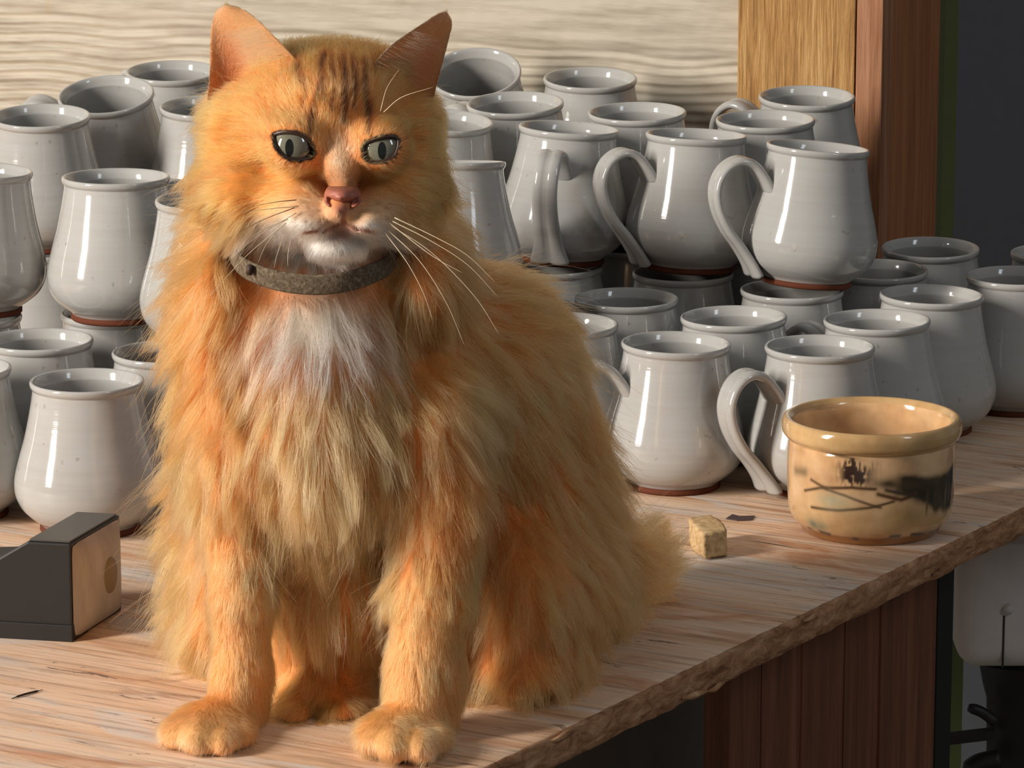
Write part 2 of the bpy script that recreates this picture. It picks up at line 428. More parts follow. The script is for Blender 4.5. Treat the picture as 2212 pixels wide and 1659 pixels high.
V, F = lathe(mug_profile(), 72); me_body = bpy.data.meshes.new('mug_body'); me_body.from_pydata(V, [], F); me_body.shade_smooth(); me_body.materials.append(M['glaze'])
V, F = lathe([(0.0005, 0.001), (.70 * MR, 0.001), (.74 * MR, 0.0), (.86 * MR, 0.0), (.89 * MR, .001), (.885 * MR, .0042), (0.3 * MR, .0043)], 60)
me_foot = bpy.data.meshes.new('mug_foot'); me_foot.from_pydata(V, [], F); me_foot.shade_smooth(); me_foot.materials.append(M['terracotta'])
def handle_mesh():
    path = catmull([(.0355, .0655), (.0415, .0745), (.0500, .0830), (.0605, .0850), (.0705, .0785), (.0755, .0660), (.0730, .0515), (.0650, .0375), (.0545, .0255), (.0455, .0140), (.0405, .0055)], 6)
    n = len(path); V, F = [], []
    sec = []
    for k in range(24):   # strap section with a groove down the middle
        a = 2 * math.pi * k / 24; y = math.cos(a); t = math.sin(a)
        t = math.copysign(abs(t) ** 0.7, t)
        if t > 0: t *= 1 - 0.5 * math.exp(-(y / 0.22) ** 2)
        sec.append((y, t))
    tan = np.gradient(path, axis=0)
    for i in range(n):
        t = tan[i] / np.linalg.norm(tan[i]); nx, nz = -t[1], t[0]
        f = i / (n - 1); w = 0.0125 - 0.0035 * math.sin(math.pi * f) + (0.002 * max(0, f - .85) / .15); th = 0.0042 - 0.0008 * math.sin(math.pi * f)
        for y, q in sec: V.append((path[i][0] + nx * q * th, y * w, path[i][1] + nz * q * th))
    for i in range(n - 1):
        for k in range(24): F.append((i * 24 + k, i * 24 + (k + 1) % 24, (i + 1) * 24 + (k + 1) % 24, (i + 1) * 24 + k))
    F.append(tuple(range(24))); F.append(tuple(range((n - 1) * 24, n * 24))[::-1])
    me = bpy.data.meshes.new('mug_handle'); me.from_pydata(V, [], F); me.shade_smooth(); me.materials.append(M['glaze'])
    b = bmesh.new(); b.from_mesh(me); bmesh.ops.recalc_face_normals(b, faces=b.faces); b.to_mesh(me); b.free(); return me
me_handle = handle_mesh()

# (rim centre px, py, tier, handle azimuth deg, lean towards camera deg, roll deg, label)
MUGS = [
 (1766, 324, 2, 200, -3, -4.5, 'grey-white mug with its handle out beside the post, topmost near the bowl'),
 (1512, 297, 2, 205, -2.5, -2.0, 'upper-tier grey-white mug with its looped handle out, next to the mug by the post'),
 (1230, 280, 2, 258, -1.5, -3.5, 'upper-tier grey-white mug showing its grooved strap handle face on'),
 (1643, 263, 2, 80, 2, 0.5, 'upper-tier grey-white mug behind and between the two mugs with looped handles'),
 (1743, 213, 2, 152, 4, 0, 'upper-tier grey-white mug standing against the golden timber post'),
 (1415, 262, 2, 95, 2.5, 1.0, 'upper-tier grey-white mug rimmed behind the looped handle, middle row'),
 (1275, 175, 2, 95, 5, 0, 'upper-tier grey-white mug in the back row by the textured wall, upright'),
 (1130, 248, 2, 100, 5, 1.5, 'upper-tier grey-white mug behind the one with its handle face on'),
 (1035, 183, 2, 95, 24, 3, 'grey-white mug tipped so its dark inside shows, beside the ear of the cat'),
 (960, 266, 2, 95, 4, -4, 'upper-tier grey-white mug half hidden beside the cheek of the cat'),
 (978, 362, 2, 100, -8, 0, 'dull grey mug with its rim seen edge on behind the cat shoulder'),
 (88, 257, 2, 120, 5, 0, 'upper-tier grey-white mug beside the tipped mug under the textured wall'),
 (243, 234, 2, 90, 15, 2.5, 'grey mug tipped forward with its dark inside showing, near the wall'),
 (372, 160, 2, 60, 5, 0, 'upper-tier grey-white mug in the back row near the cat ear'),
 (447, 233, 2, 75, 4, 0, 'upper-tier grey-white mug tucked behind the cheek of the cat'),
 (-45, 372, 2, 110, -1, -3, 'upper-tier grey mug cut by the picture border, beside the broad front mug'),
 (250, 383, 2, 80, -1, 0, 'broad upper-tier grey-white mug with a long window streak, above the black box'),
 (455, 433, 2, 60, 1, 0, 'upper-tier pale mug mostly hidden by the cat ruff'),
 (1773, 747, 1, 213, 0, 0, 'bench-standing mug with looped handle directly behind the tan bowl'),
 (1482, 740, 1, 200, 0, -1, 'bench-standing white mug between the cat and the looped handle'),
 (1889, 697, 1, 100, 0, 0.5, 'bench-standing grey-white mug rising behind the mug at the tan bowl'),
 (1609, 688, 1, 70, 0, 1, 'bench-standing grey mug in second row between two front mugs'),
 (1350, 652, 1, 100, 0, 0, 'bench-standing grey mug under the mug with the face-on handle'),
 (1222, 696, 1, 95, 0, -1, 'bench-standing grey mug half hidden by the cat back'),
 (2008, 650, 1, 60, 0, -1, 'bench-standing grey-white mug with full side showing past the bowl'),
 (2182, 612, 1, 80, 0, 0, 'bench-standing grey mug near the bench end, cut by the picture border'),
 (2035, 540, 1, 90, 2, 0, 'bench-standing shaded mug below the timber post'),
 (1903, 601, 1, 85, 1, 0, 'bench-standing dark mug peeping out under the mug by the post'),
 (2288, 566, 1, 80, 0, 0, 'bench-standing mug at the picture border behind its neighbour, just a rim'),
 (188, 812, 1, 85, 0, 0, 'large bench-standing white mug behind the black box'),
 (-62, 803, 1, 100, 0, 0, 'bench-standing mug cut by the picture border beside the large white mug'),
 (100, 750, 1, 100, 0, 0, 'bench-standing grey mug with brownish inside behind the large white mug'),
 (336, 779, 1, 70, 0, 0, 'bench-standing grey mug whose rim meets the fur of the cat'),
]
def mug_rot(az, lean, roll):
    # lean: rim towards camera (-Y); roll: rim tips sideways
    return Matrix.Rotation(math.radians(lean), 4, 'X') @ Matrix.Rotation(math.radians(-roll), 4, 'Y') @ Matrix.Rotation(math.radians(az), 4, 'Z')
recs = []
for (px, py, tier, az, lean, roll, label) in MUGS:
    R = mug_rot(0, lean, roll); up = R @ Vector((0, 0, MH)); zt = (MH * (tier - 1)) + up.z
    rim = at_z(px, py, zt); recs.append([rim - up, tier, az, lean, roll, label])
UNDER = {0: 'bench-standing mug bearing the topmost mug near the bowl', 1: 'shaded bench-standing mug under the mug with the looped handle beside the post pair', 2: 'shaded bench-standing mug under the mug whose strap handle is face on', 15: 'dark bench-standing mug under the mug cut by the picture border', 16: 'shaded bench-standing mug carrying the broad mug above the black box'}
# every mug of the upper tier stands on the rim of a mug below it
low = [r for r in recs if r[1] == 1]; uprs = [r for r in recs if r[1] == 2]
for i, u in enumerate(uprs):
    p = u[0] + Vector((-0.004, -0.006, 0))
    if all((Vector((l[0].x, l[0].y)) - Vector((p.x, p.y))).length > 0.045 for l in low):
        low.append([Vector((p.x, p.y, 0)), 1, 95 + 7 * (i % 5), 0, 0, UNDER.get(i)])
BOWL = np.array(at_z(1884, 897, .0745))[:2]
def relax(rs, dmin, it=1500, fixed_front=True):
    P = np.array([[r[0].x, r[0].y] for r in rs])
    for _ in range(it):
        for i in range(len(P)):
            for j in range(i + 1, len(P)):
                d = P[j] - P[i]; L = np.hypot(*d)
                if L < dmin:
                    dd = d / (L + 1e-9) * (dmin - L) * 0.5
                    dd = dd * np.array([0.2, 1.0])
                    # nearer mugs hold their place, the hidden ones give way
                    wi = 0.3 if P[i][1] < P[j][1] else 1.7
                    P[i] -= dd * wi; P[j] += dd * (2 - wi)
        for r, p in zip(rs, P):   # stay in front of the wall
            s = (Vector((p[0], p[1], 0)) - W0).dot(WN)
            ux = to_px(np.array([p[0], p[1], .1]))[0]; lim = 0.056 if ux < 1500 else 0.074 if ux < 1960 else 0.02
            if s < lim: p += np.array([WN.x, WN.y]) * (lim - s)
            q = p - BOWL; L = np.hypot(*q)
            if L < .107 and r[1] == 1: p += q / L * (.107 - L)
    for r, p in zip(rs, P): r[0].x, r[0].y = p
relax(low, 0.0965); relax(uprs, 0.098)
# handles the photograph does not show turn into the gaps between neighbours
AUTO = {id(r) for r in recs + low if 50 <= r[2] <= 135}
for rs in (low, uprs) * 2:
    tip = lambda q: (q[0].x + .066 * math.cos(math.radians(q[2])), q[0].y + .066 * math.sin(math.radians(q[2])))
    for r in rs:
        if id(r) in AUTO or 50 <= r[2] <= 135:
            best = None
            for a in (range(40, 161, 5) if r[1] == 2 else range(0, 156, 5) if 'border' in (r[5] or '') and r[0].x > .3 else range(50, 171, 5) if r[5] and r[5] not in UNDER.values() else range(-10, 191, 5) if r[5] else range(0, 360, 5)):
                h = [(r[0].x + k * math.cos(math.radians(a)), r[0].y + k * math.sin(math.radians(a))) for k in (.058, .074)]
                m = min([math.hypot(q[0].x - x, q[0].y - y) for q in rs if q is not r for x, y in h] + [math.hypot(tip(q)[0] - x, tip(q)[1] - y) + .020 for q in rs if q is not r for x, y in h] + [(Vector((h[1][0], h[1][1], 0)) - W0).dot(WN) + (.045 if r[0].x < .1 else -.005)])
                m -= abs(a - 90) * 1e-5
                if best is None or m > best[0]: best = (m, a)
            r[2] = best[1]
HIDDEN = 'bench-standing grey mug carrying an upper-tier mug, hardly showing'
def make_mug(pos, az, lean, roll, label, group):
    o = empty('stoneware_mug', pos); o.rotation_euler = mug_rot(az, lean, roll).to_euler()
    tag(o, label, 'mug', group)
    for nm, me in (('mug_body', me_body), ('handle', me_handle), ('foot_ring', me_foot)):
        c = bpy.data.objects.new(nm, me); COL.objects.link(c); c.parent = o
    return o
for r in low: make_mug(r[0], r[2], r[3], r[4], r[5] or HIDDEN, 'mugs standing on the bench' if r[5] else 'mugs hidden under the upper tier')
for r in uprs:
    z = MH + 0.0005 + abs(math.sin(math.radians(math.hypot(r[3], r[4])))) * 0.027
    make_mug(Vector((r[0].x, r[0].y, z)), r[2], r[3], r[4], r[5], 'mugs stacked in the upper tier')
print('MUGS', len(low), len(uprs))

# ------------------------------------------------------------------ painted tan bowl
def vcol_mat(name, rough, spec, coat=0.0, bump=None):
    N = Nodes(name, rough, spec); a = N.n('ShaderNodeAttribute', _attribute_name='paint')
    N.b.inputs['Coat Weight'].default_value = coat; N.b.inputs['Coat Roughness'].default_value = 0.05
    f = N.noise(N.coord(), bump[0] if bump else 60, 4)
    if bump: N.bump(f, bump[1], 0.6)
    N.color(N.mix(N.ramp(f, [(0.3, BW(0.25)), (0.6, BW(0))]), a.outputs['Color'], (0.1, 0.06, 0.03, 1))); return N.m
def set_paint(me, rgb):
    at = me.attributes.new('paint', 'FLOAT_COLOR', 'POINT'); c = np.ones((len(me.vertices), 4), np.float32); c[:, :3] = rgb
    at.data.foreach_set('color', c.ravel())
def value_noise(P, freq, seed):
    """smooth 3D value noise, vectorised"""
    r = np.random.default_rng(seed); T = r.random((32, 32, 32))
    Q = np.asarray(P) * freq; i = np.floor(Q).astype(int); f = Q - i; f = f * f * (3 - 2 * f); o = 0
    for a in (0, 1):
        for b in (0, 1):
            for c in (0, 1):
                w = (f[..., 0] if a else 1 - f[..., 0]) * (f[..., 1] if b else 1 - f[..., 1]) * (f[..., 2] if c else 1 - f[..., 2])
                o = o + w * T[(i[..., 0] + a) % 32, (i[..., 1] + b) % 32, (i[..., 2] + c) % 32]
    return o
def sstep(a, b, x): 
    t = np.clip((x - a) / (b - a), 0, 1); return t * t * (3 - 2 * t)
def bowl():
    BH, BR = 0.0745, 0.0572
    rim = at_z(1884, 897, BH); base = Vector((rim.x, rim.y, 0))
    k = [(.0, .74), (.015, .765), (.06, .80), (.13, .875), (.22, .915), (.40, .93), (.60, .935), (.76, .925), (.80, .915)]
    out = [tuple(p) for p in catmull([(r * BR, z * BH) for z, r in k], 26)]
    out += [tuple(p) for p in catmull([(.915 * BR, .805 * BH), (.960 * BR, .83 * BH), (.992 * BR, .865 * BH), (1.003 * BR, .93 * BH), (.985 * BR, .98 * BH), (.95 * BR, 1.0 * BH), (.905 * BR, .985 * BH), (.86 * BR, .92 * BH), (.85 * BR, .7 * BH), (.845 * BR, .4 * BH), (.80 * BR, .18 * BH), (.6 * BR, .10 * BH), (.001, .09 * BH)], 8)]
    out = [(0.0005, 0.0015), (.66 * BR, 0.0015), (.70 * BR, 0.0)] + out
    n = 340; V, F = lathe(out, n); V = np.array(V)
    root = mesh_obj('painted_bowl', V, F, vcol_mat('tan speckled glaze', 0.12, 0.5, 0.5, (55, 0.0006)))
    root.location = base
    tag(root, 'tan glazed stoneware bowl with dark brushed landscape strokes and rolled rim', 'bowl')
    ring = np.repeat(np.arange(len(out)), n); zz = V[:, 2] / BH
    # horizontal position as seen from the front: angle 0 faces the camera
    ang = np.arctan2(V[:, 0], -V[:, 1]); a = ang / (math.pi / 2)     # -1 .. 1 over the visible side
    inside = ring > len(out) - 8 * 5 - 4
    c = lambda *q: np.array(lin(*q)[:3])
    n1 = value_noise(V, 60, 1)[:, None]; n2 = value_noise(V, 160, 2); n3 = value_noise(V * np.array([1, 1, .35]), 130, 3)
    n1 = np.clip(n1 + .5 * (value_noise(V, 210, 8)[:, None] - .5), 0, 1)
    col = c(208, 160, 112) * (1 - n1) + c(232, 192, 146) * n1
    col = np.where((zz > .80)[:, None], c(214, 176, 124) * (1 - n1) + c(196, 154, 102) * n1, col)
    col = np.where(inside[:, None], c(208, 160, 112) * (1 - n1) + c(232, 192, 146) * n1, col)
    def put(mask, q, s=1.0):
        nonlocal col; m = np.clip(mask * s, 0, 1)[:, None] * (~inside)[:, None]; col = col * (1 - m) + c(*q) * m
    body = (zz < .79) & (zz > .07)
    # greenish wash low down
    put(body * sstep(.45, .2, zz) * (0.3 + .6 * n2), (176, 160, 110), .4)
    # broad dark brush band, thickest to one side
    top = .60 + .03 * np.sin(a * 9) ; bot = .47 - .20 * sstep(.15, .6, a) + .10 * (n3 - .5)
    band = sstep(bot - .05, bot + .03, zz) * sstep(top + .05, top - .03, zz) * sstep(.02, .28, a + .10 * (n2 - .5)) * sstep(1.0, .8, a)
    put(body * band * (.45 + .75 * n3) * (.75 + .5 * value_noise(np.stack([ang * 22, zz * 5, 0 * zz], 1), 1, 14)), (46, 40, 28), 1.15)
    drip = sstep(.6, .72, value_noise(np.stack([ang * 14, zz * 1.2, 0 * zz], 1), 1, 9)) * sstep(.22, .34, zz) * sstep(.55, .45, zz) * sstep(.2, .35, a)
    put(body * drip, (74, 64, 34), .8)
    put(body * np.exp(-((zz - .575 + .05 * a) / .045) ** 2) * sstep(-.12, .05, a) * sstep(.9, .5, a) * (.4 + .9 * n2), (70, 58, 38), .9)
    # small dark tuft
    fz = value_noise(np.stack([ang * 60, zz * 22, 0 * zz], 1), 1, 12)
    tu = np.exp(-((a + .17) / .11) ** 2) * sstep(.54, .62, zz + .06 * (fz - .5)) * sstep(.76, .70, zz + .12 * (value_noise(np.stack([ang * 45, 0 * zz, 0 * zz], 1), 1, 13) - .5)) * sstep(.2, .55, fz + .25)
    put(body * tu * (.6 + .8 * n3), (52, 36, 34), 1.6)
    # thin crossing branch strokes
    def stroke(pts, w, q, s=1.0):
        d = np.full(len(V), 9.0)
        for (x0, y0), (x1, y1) in zip(pts[:-1], pts[1:]):
            t = np.clip(((a - x0) * (x1 - x0) + 2.2 * (zz - y0) * (y1 - y0) * 1.0) / ((x1 - x0) ** 2 + 2.2 * (y1 - y0) ** 2 + 1e-9), 0, 1)
            d = np.minimum(d, np.hypot(a - x0 - t * (x1 - x0), (zz - y0 - t * (y1 - y0)) * .75))
        put(body * np.exp(-(d / w) ** 2), q, s)
    K = (84, 58, 34)
    stroke([(-.62, .44), (-.45, .50), (-.2, .535), (-.02, .53)], .012, K, 1.1); stroke([(-.55, .55), (-.40, .50)], .012, K)
    stroke([(-.42, .50), (-.25, .46), (-.02, .38), (.02, .37)], .011, K); stroke([(.0, .485), (.18, .43), (.30, .47)], .016, (92, 56, 30), 1.1)
    stroke([(-.55, .31), (-.3, .325), (-.05, .37), (.12, .42)], .011, K); stroke([(.06, .52), (.3, .45)], .014, (60, 50, 40))
    stroke([(-.75, .58), (-.62, .60)], .035, (110, 92, 66), .8)
    # pale hill shape, pinkish stain, blue green specks by the foot
    put(body * np.exp(-(((a + .35) / .16) ** 2 + ((zz - .40) / .07) ** 2)), (178, 180, 150), .7)
    put(body * np.exp(-(((a - .22) / .15) ** 2 + ((zz - .25) / .09) ** 2)), (186, 150, 92), .7)
    put(np.exp(-(((a + .52) / .10) ** 2 + ((zz - .16) / .05) ** 2)) * (.4 + n2), (92, 112, 96), .9)
    put(sstep(.10, .065, zz) * (zz < .14), (150, 100, 56), 1.0)
    edge = np.exp(-((zz - .085 - .015 * np.sin(a * 7)) / .02) ** 2) * sstep(.35, .6, n2 + .25 * a)
    put(edge, (42, 46, 50), .95)
    put(np.exp(-(((a + .30) / .13) ** 2 + ((zz - .80 - .10 * (a + .30) * -1) / .016) ** 2)), (66, 56, 40), .9)
    set_paint(root.data, col)
bowl()

# ------------------------------------------------------------------ small clay block
def clay_block():
    A, B, D = at_z(1521, 1217), at_z(1577, 1206), at_z(1483, 1173)
    bm = bmesh.new(); C = B + (D - A); hgt = 0.0178
    lo = [A, B, C, D]; r = np.random.default_rng(5)
    vs = [bm.verts.new((p.x, p.y, 0)) for p in lo] + [bm.verts.new((p.x - .0006, p.y + .0008, hgt + r.uniform(-.0006, .0006))) for p in lo]
    for f in ((3, 2, 1, 0), (4, 5, 6, 7), (0, 1, 5, 4), (1, 2, 6, 5), (2, 3, 7, 6), (3, 0, 4, 7)): bm.faces.new([vs[i] for i in f])
    bmesh.ops.recalc_face_normals(bm, faces=bm.faces)
    bmesh.ops.subdivide_edges(bm, edges=list(bm.edges), cuts=9, use_grid_fill=True)
    ctr = (A + C) / 2 + Vector((0, 0, hgt / 2))
    for v in bm.verts:
        n = float(value_noise(np.array([v.co]), 380, 4)[0] - .5) + float(value_noise(np.array([v.co]), 900, 6)[0] - .5) * .5
        d = v.co - ctr; L = d.length; rr = 0.0172; 
        if L > 0.0128: v.co = ctr + d * ((0.0128 + (L - 0.0128) * 0.72) / L)
        if v.co.z > 0.0006: v.co += (v.co - ctr).normalized() * n * 0.0016
        v.co.z = max(v.co.z, 0)
    N = Nodes('dry buff clay', 0.9, 0.15); f = N.noise(N.coord(), 220, 6, 0.7)
    N.bump(f, 0.0012, 0.8); N.color(N.ramp(f, [(0.3, lin(176, 140, 92)), (0.6, lin(220, 188, 142)), (0.8, lin(236, 214, 180))]))
    bm.transform(Matrix.Translation(Vector((-ctr.x, -ctr.y, 0))))
    o = bm_obj('clay_block', bm, N.m, None, True); o.location = (ctr.x, ctr.y, 0)
    tag(o, 'small buff clay block with rounded chipped corners on the bench beside the tail', 'block')
clay_block()

# ------------------------------------------------------------------ black box with cream end
def black_box():
    A, B, L = at_z(157, 1386), at_z(263, 1318), at_z(0, 1377)
    bx = (B - A); dep = bx.length; bx.normalize(); lx = (L - A).normalized(); ln = 0.105; h = 0.0585
    root = empty('black_box', A); tag(root, 'black plastic box with slanted shoulder and worn cream end plate', 'box')
    blk = plain('satin black plastic', lin(36, 34, 34), 0.42, 0.45); grey = plain('worn grey-black plastic', lin(84, 80, 76), 0.4, 0.4)
    N = Nodes('worn cream plastic', 0.45, 0.4); f = N.noise(N.coord((20, 20, 7)), 3, 5, .6); N.color(N.ramp(f, [(.3, lin(156, 150, 144)), (.6, lin(186, 180, 174)), (.8, lin(204, 198, 192))])); cr = N.m
    disc = plain('dull olive disc', lin(150, 134, 104), 0.5)
    up = Vector((0, 0, 1))
    # side outline in (along length, height): shoulder slopes down away from the plate
    prof = [(0, 0), (0, h), (.026, h), (.062, h * .62), (ln, h * .56), (ln, 0)]
    def solid(name, pr, d0, d1, mat, bev=0.0012):
        bm = bmesh.new(); a = [bm.verts.new(lx * l + up * z + bx * d0) for l, z in pr]; b = [bm.verts.new(lx * l + up * z + bx * d1) for l, z in pr]
        n = len(pr); bm.faces.new(a); bm.faces.new(b[::-1])
        for i in range(n): bm.faces.new((a[(i + 1) % n], a[i], b[i], b[(i + 1) % n]))
        bmesh.ops.recalc_face_normals(bm, faces=bm.faces); bmesh.ops.bevel(bm, geom=list(bm.edges), offset=bev, segments=2, affect='EDGES', profile=.6)
        return bm_obj(name, bm, mat, root)
    solid('shell', prof, 0, dep, blk)
    solid('top_plate', [(.001, h), (.001, h + .0012), (.0255, h + .0012), (.0255, h)], .002, dep - .002, grey, .0004)
    solid('base_ledge', [(-.0005, 0), (-.0005, .010), (ln, .010), (ln, 0)], -.0016, dep * .3, blk, .0005)
    # bowed end plate
    V, F = [], []; nu, nv = 17, 17
    for i in range(nu):
        for j in range(nv):
            u, v = i / (nu - 1), j / (nv - 1)
            du, dv = abs(2 * u - 1), abs(2 * v - 1)
            bow = .0052 * (1 - du ** 4) * (1 - dv ** 5)
            cornr = 1 - .035 * max(0, du - .8) / .2 * max(0, dv - .8) / .2
            uu = .5 + (u - .5) * cornr; vv = .5 + (v - .5) * cornr
            V.append(bx * (.0012 + uu * (dep - .0024)) + up * (.0015 + vv * (h - .003)) - lx * (.0003 + bow))
    for i in range(nu - 1):
        for j in range(nv - 1): F.append((i * nv + j, (i + 1) * nv + j, (i + 1) * nv + j + 1, i * nv + j + 1))
    pl_ = mesh_obj('end_plate', V, F, cr, root)
    c = bx * (dep * .60) + up * (h * .50) - lx * .0050
    V, F = [tuple(c - lx * .0022)], []
    for ri, (rr, o) in enumerate(((.0060, .0021), (.0082, .0014), (.0088, .0004), (.0088, -.0012))):
        for k in range(32):
            an = 2 * math.pi * k / 32; V.append(tuple(c + (bx * math.cos(an) + up * math.sin(an) * 1.25) * rr - lx * o))
    for k in range(32): F.append((0, 1 + k, 1 + (k + 1) % 32))
    for ri in range(3):
        for k in range(32): F.append((1 + ri * 32 + k, 1 + (ri + 1) * 32 + k, 1 + (ri + 1) * 32 + (k + 1) % 32, 1 + ri * 32 + (k + 1) % 32))
    d = mesh_obj('disc', V, F, disc, root)
black_box()

# dark flake, twig and hair-like bits lying on the bench
def flake(name, pts, mat, th=0.0006, label=None, cat=None):
    P = [at_z(*p) for p in pts]; c = sum(P, Vector()) / len(P)
    P = [p - c for p in P]
    ar = sum(P[i].x * P[(i + 1) % len(P)].y - P[(i + 1) % len(P)].x * P[i].y for i in range(len(P)))
    if ar < 0: P = P[::-1]
    o = prism(name, P, 0.0, th, mat); o.location = c + Vector((0, 0, 0.0002)); tag(o, label, cat); return o
flake('dark_flake', [(1568, 1122), (1582, 1113), (1596, 1117), (1630, 1116), (1624, 1125), (1592, 1126)], plain('dark violet flake', lin(84, 66, 66), .7), .0006, 'thin dark flake lying on the bench behind the clay block', 'flake')
V, F = tube(catmull([at_z(26, 1509, .0006), at_z(52, 1500, .0009), at_z(92, 1490, .0006)], 6), [.0003] * 3 + [.0006] * 8 + [.0002] * 2, 6)
tag(mesh_obj('twig', V, F, plain('dark twig', lin(46, 36, 30), .8)), 'short dark twig lying on the bench before the black box', 'twig')

# ------------------------------------------------------------------ cat: implicit body surface
def pscale(px, py, Y):
    p = at_y(px, py, Y); return FPX / (p.y * CP - (p.z - CAM_H) * SP)
class Field:
    def __init__(s, xs, ys, zs):
        s.x, s.y, s.z = (np.asarray(a, np.float32) for a in (xs, ys, zs)); s.F = np.full((len(xs), len(ys), len(zs)), 0.2, np.float32)
    def box(s, lo, hi):
        sl = tuple(slice(max(0, np.searchsorted(a, l) - 1), min(len(a), np.searchsorted(a, h) + 1)) for a, l, h in zip((s.x, s.y, s.z), lo, hi))
        return sl, np.meshgrid(s.x[sl[0]], s.y[sl[1]], s.z[sl[2]], indexing='ij')
    def smin(s, sl, d, k):
        a = s.F[sl]; h = np.clip(0.5 + 0.5 * (a - d) / k, 0, 1); s.F[sl] = a + (d - a) * h - k * h * (1 - h)
    def smax(s, sl, d, k):
        a = s.F[sl]; h = np.clip(0.5 - 0.5 * (a - d) / k, 0, 1); s.F[sl] = a + (d - a) * h + k * h * (1 - h)
    def ell(s, c, r, rot=0.0, k=0.015, cut=False):
        c = np.array(c, float); r = np.array(r, float); m = max(r) + 2 * k + 0.004
        sl, (X, Y, Z) = s.box(c - m, c + m)
        if X.size == 0: return
        X = X - c[0]; Y = Y - c[1]; Z = Z - c[2]
        if rot:
            a = math.radians(rot); X, Z = X * math.cos(a) + Z * math.sin(a), -X * math.sin(a) + Z * math.cos(a)
        k0 = np.sqrt((X / r[0]) ** 2 + (Y / r[1]) ** 2 + (Z / r[2]) ** 2); k1 = np.sqrt((X / r[0] ** 2) ** 2 + (Y / r[1] ** 2) ** 2 + (Z / r[2] ** 2) ** 2) + 1e-9
        d = (k0 * (k0 - 1) / k1).astype(np.float32)
        (s.smax(sl, -d, k) if cut else s.smin(sl, d, k))
    def cap(s, a, b, ra, rb, k=0.015, cut=False):
        a = np.array(a, float); b = np.array(b, float); m = max(ra, rb) + 2 * k + 0.004
        sl, (X, Y, Z) = s.box(np.minimum(a, b) - m, np.maximum(a, b) + m)
        if X.size == 0: return
        ab = b - a; t = np.clip(((X - a[0]) * ab[0] + (Y - a[1]) * ab[1] + (Z - a[2]) * ab[2]) / (ab @ ab), 0, 1)
        d = (np.sqrt((X - a[0] - t * ab[0]) ** 2 + (Y - a[1] - t * ab[1]) ** 2 + (Z - a[2] - t * ab[2]) ** 2) - (ra + (rb - ra) * t)).astype(np.float32)
        (s.smax(sl, -d, k) if cut else s.smin(sl, d, k))
    def E(s, px, py, Y, rx, ry, rY, rot=0, k=0.015, cut=False):
        q = pscale(px, py, Y); s.ell(at_y(px, py, Y), (rx / q, rY, ry / q), rot, k, cut)
    def C(s, p, q, k=0.012, cut=False):
        sa, sb_ = pscale(*p[:3]), pscale(*q[:3]); s.cap(at_y(*p[:3]), at_y(*q[:3]), p[3] / sa, q[3] / sb_, k, cut)
    def mesh(s):
        F = s.F; nx, ny, nz = F.shape; ins = F < 0
        cnt = sum(ins[i:nx - 1 + i, j:ny - 1 + j, k:nz - 1 + k].astype(np.int8) for i in (0, 1) for j in (0, 1) for k in (0, 1))
        act = (cnt > 0) & (cnt < 8); I, J, K = np.nonzero(act); n = len(I); idx = np.full(act.shape, -1, np.int64); idx[I, J, K] = np.arange(n)
        P = np.zeros((n, 3)); Wt = np.zeros(n); ax = (s.x, s.y, s.z)
        cor = [(i, j, k) for i in (0, 1) for j in (0, 1) for k in (0, 1)]
        for a in cor:
            for d in range(3):
                if a[d]: continue
                b = list(a); b[d] = 1
                fa = F[I + a[0], J + a[1], K + a[2]]; fb = F[I + b[0], J + b[1], K + b[2]]; m = (fa < 0) != (fb < 0)
                t = np.where(m, fa / np.where(m, fa - fb, 1), 0)
                pa = np.stack([ax[q][(I, J, K)[q] + a[q]] for q in range(3)], 1); pb = np.stack([ax[q][(I, J, K)[q] + b[q]] for q in range(3)], 1)
                P += np.where(m[:, None], pa + (pb - pa) * t[:, None], 0); Wt += m
        P /= Wt[:, None]; Q = []
        for d in range(3):
            a = [slice(1, -1)] * 3; a[d] = slice(0, -1); b = list(a); b[d] = slice(1, None)
            ia, ib = ins[tuple(a)], ins[tuple(b)]; ch = ia != ib; g = np.nonzero(ch); off = [1, 1, 1]; off[d] = 0
            c = [g[q] + off[q] for q in range(3)]; u, v = [(1, 2), (2, 0), (0, 1)][d]
            def cell(du, dv):
                z = [c[0].copy(), c[1].copy(), c[2].copy()]; z[u] -= du; z[v] -= dv; return idx[z[0], z[1], z[2]]
            q = np.stack([cell(1, 1), cell(0, 1), cell(0, 0), cell(1, 0)], 1); fl = ~ia[g]
            q[fl] = q[fl][:, ::-1]; Q.append(q)
        Q = np.concatenate(Q); Q = Q[(Q >= 0).all(1)]
        return P, Q
def ax(lo, hi, coarse, zones):
    out = [lo]
    while out[-1] < hi:
        st = coarse
        for a, b, f in zones:
            if a - coarse * 1.01 < out[-1] < b: st = f
        out.append(out[-1] + st)
    return np.array(out)

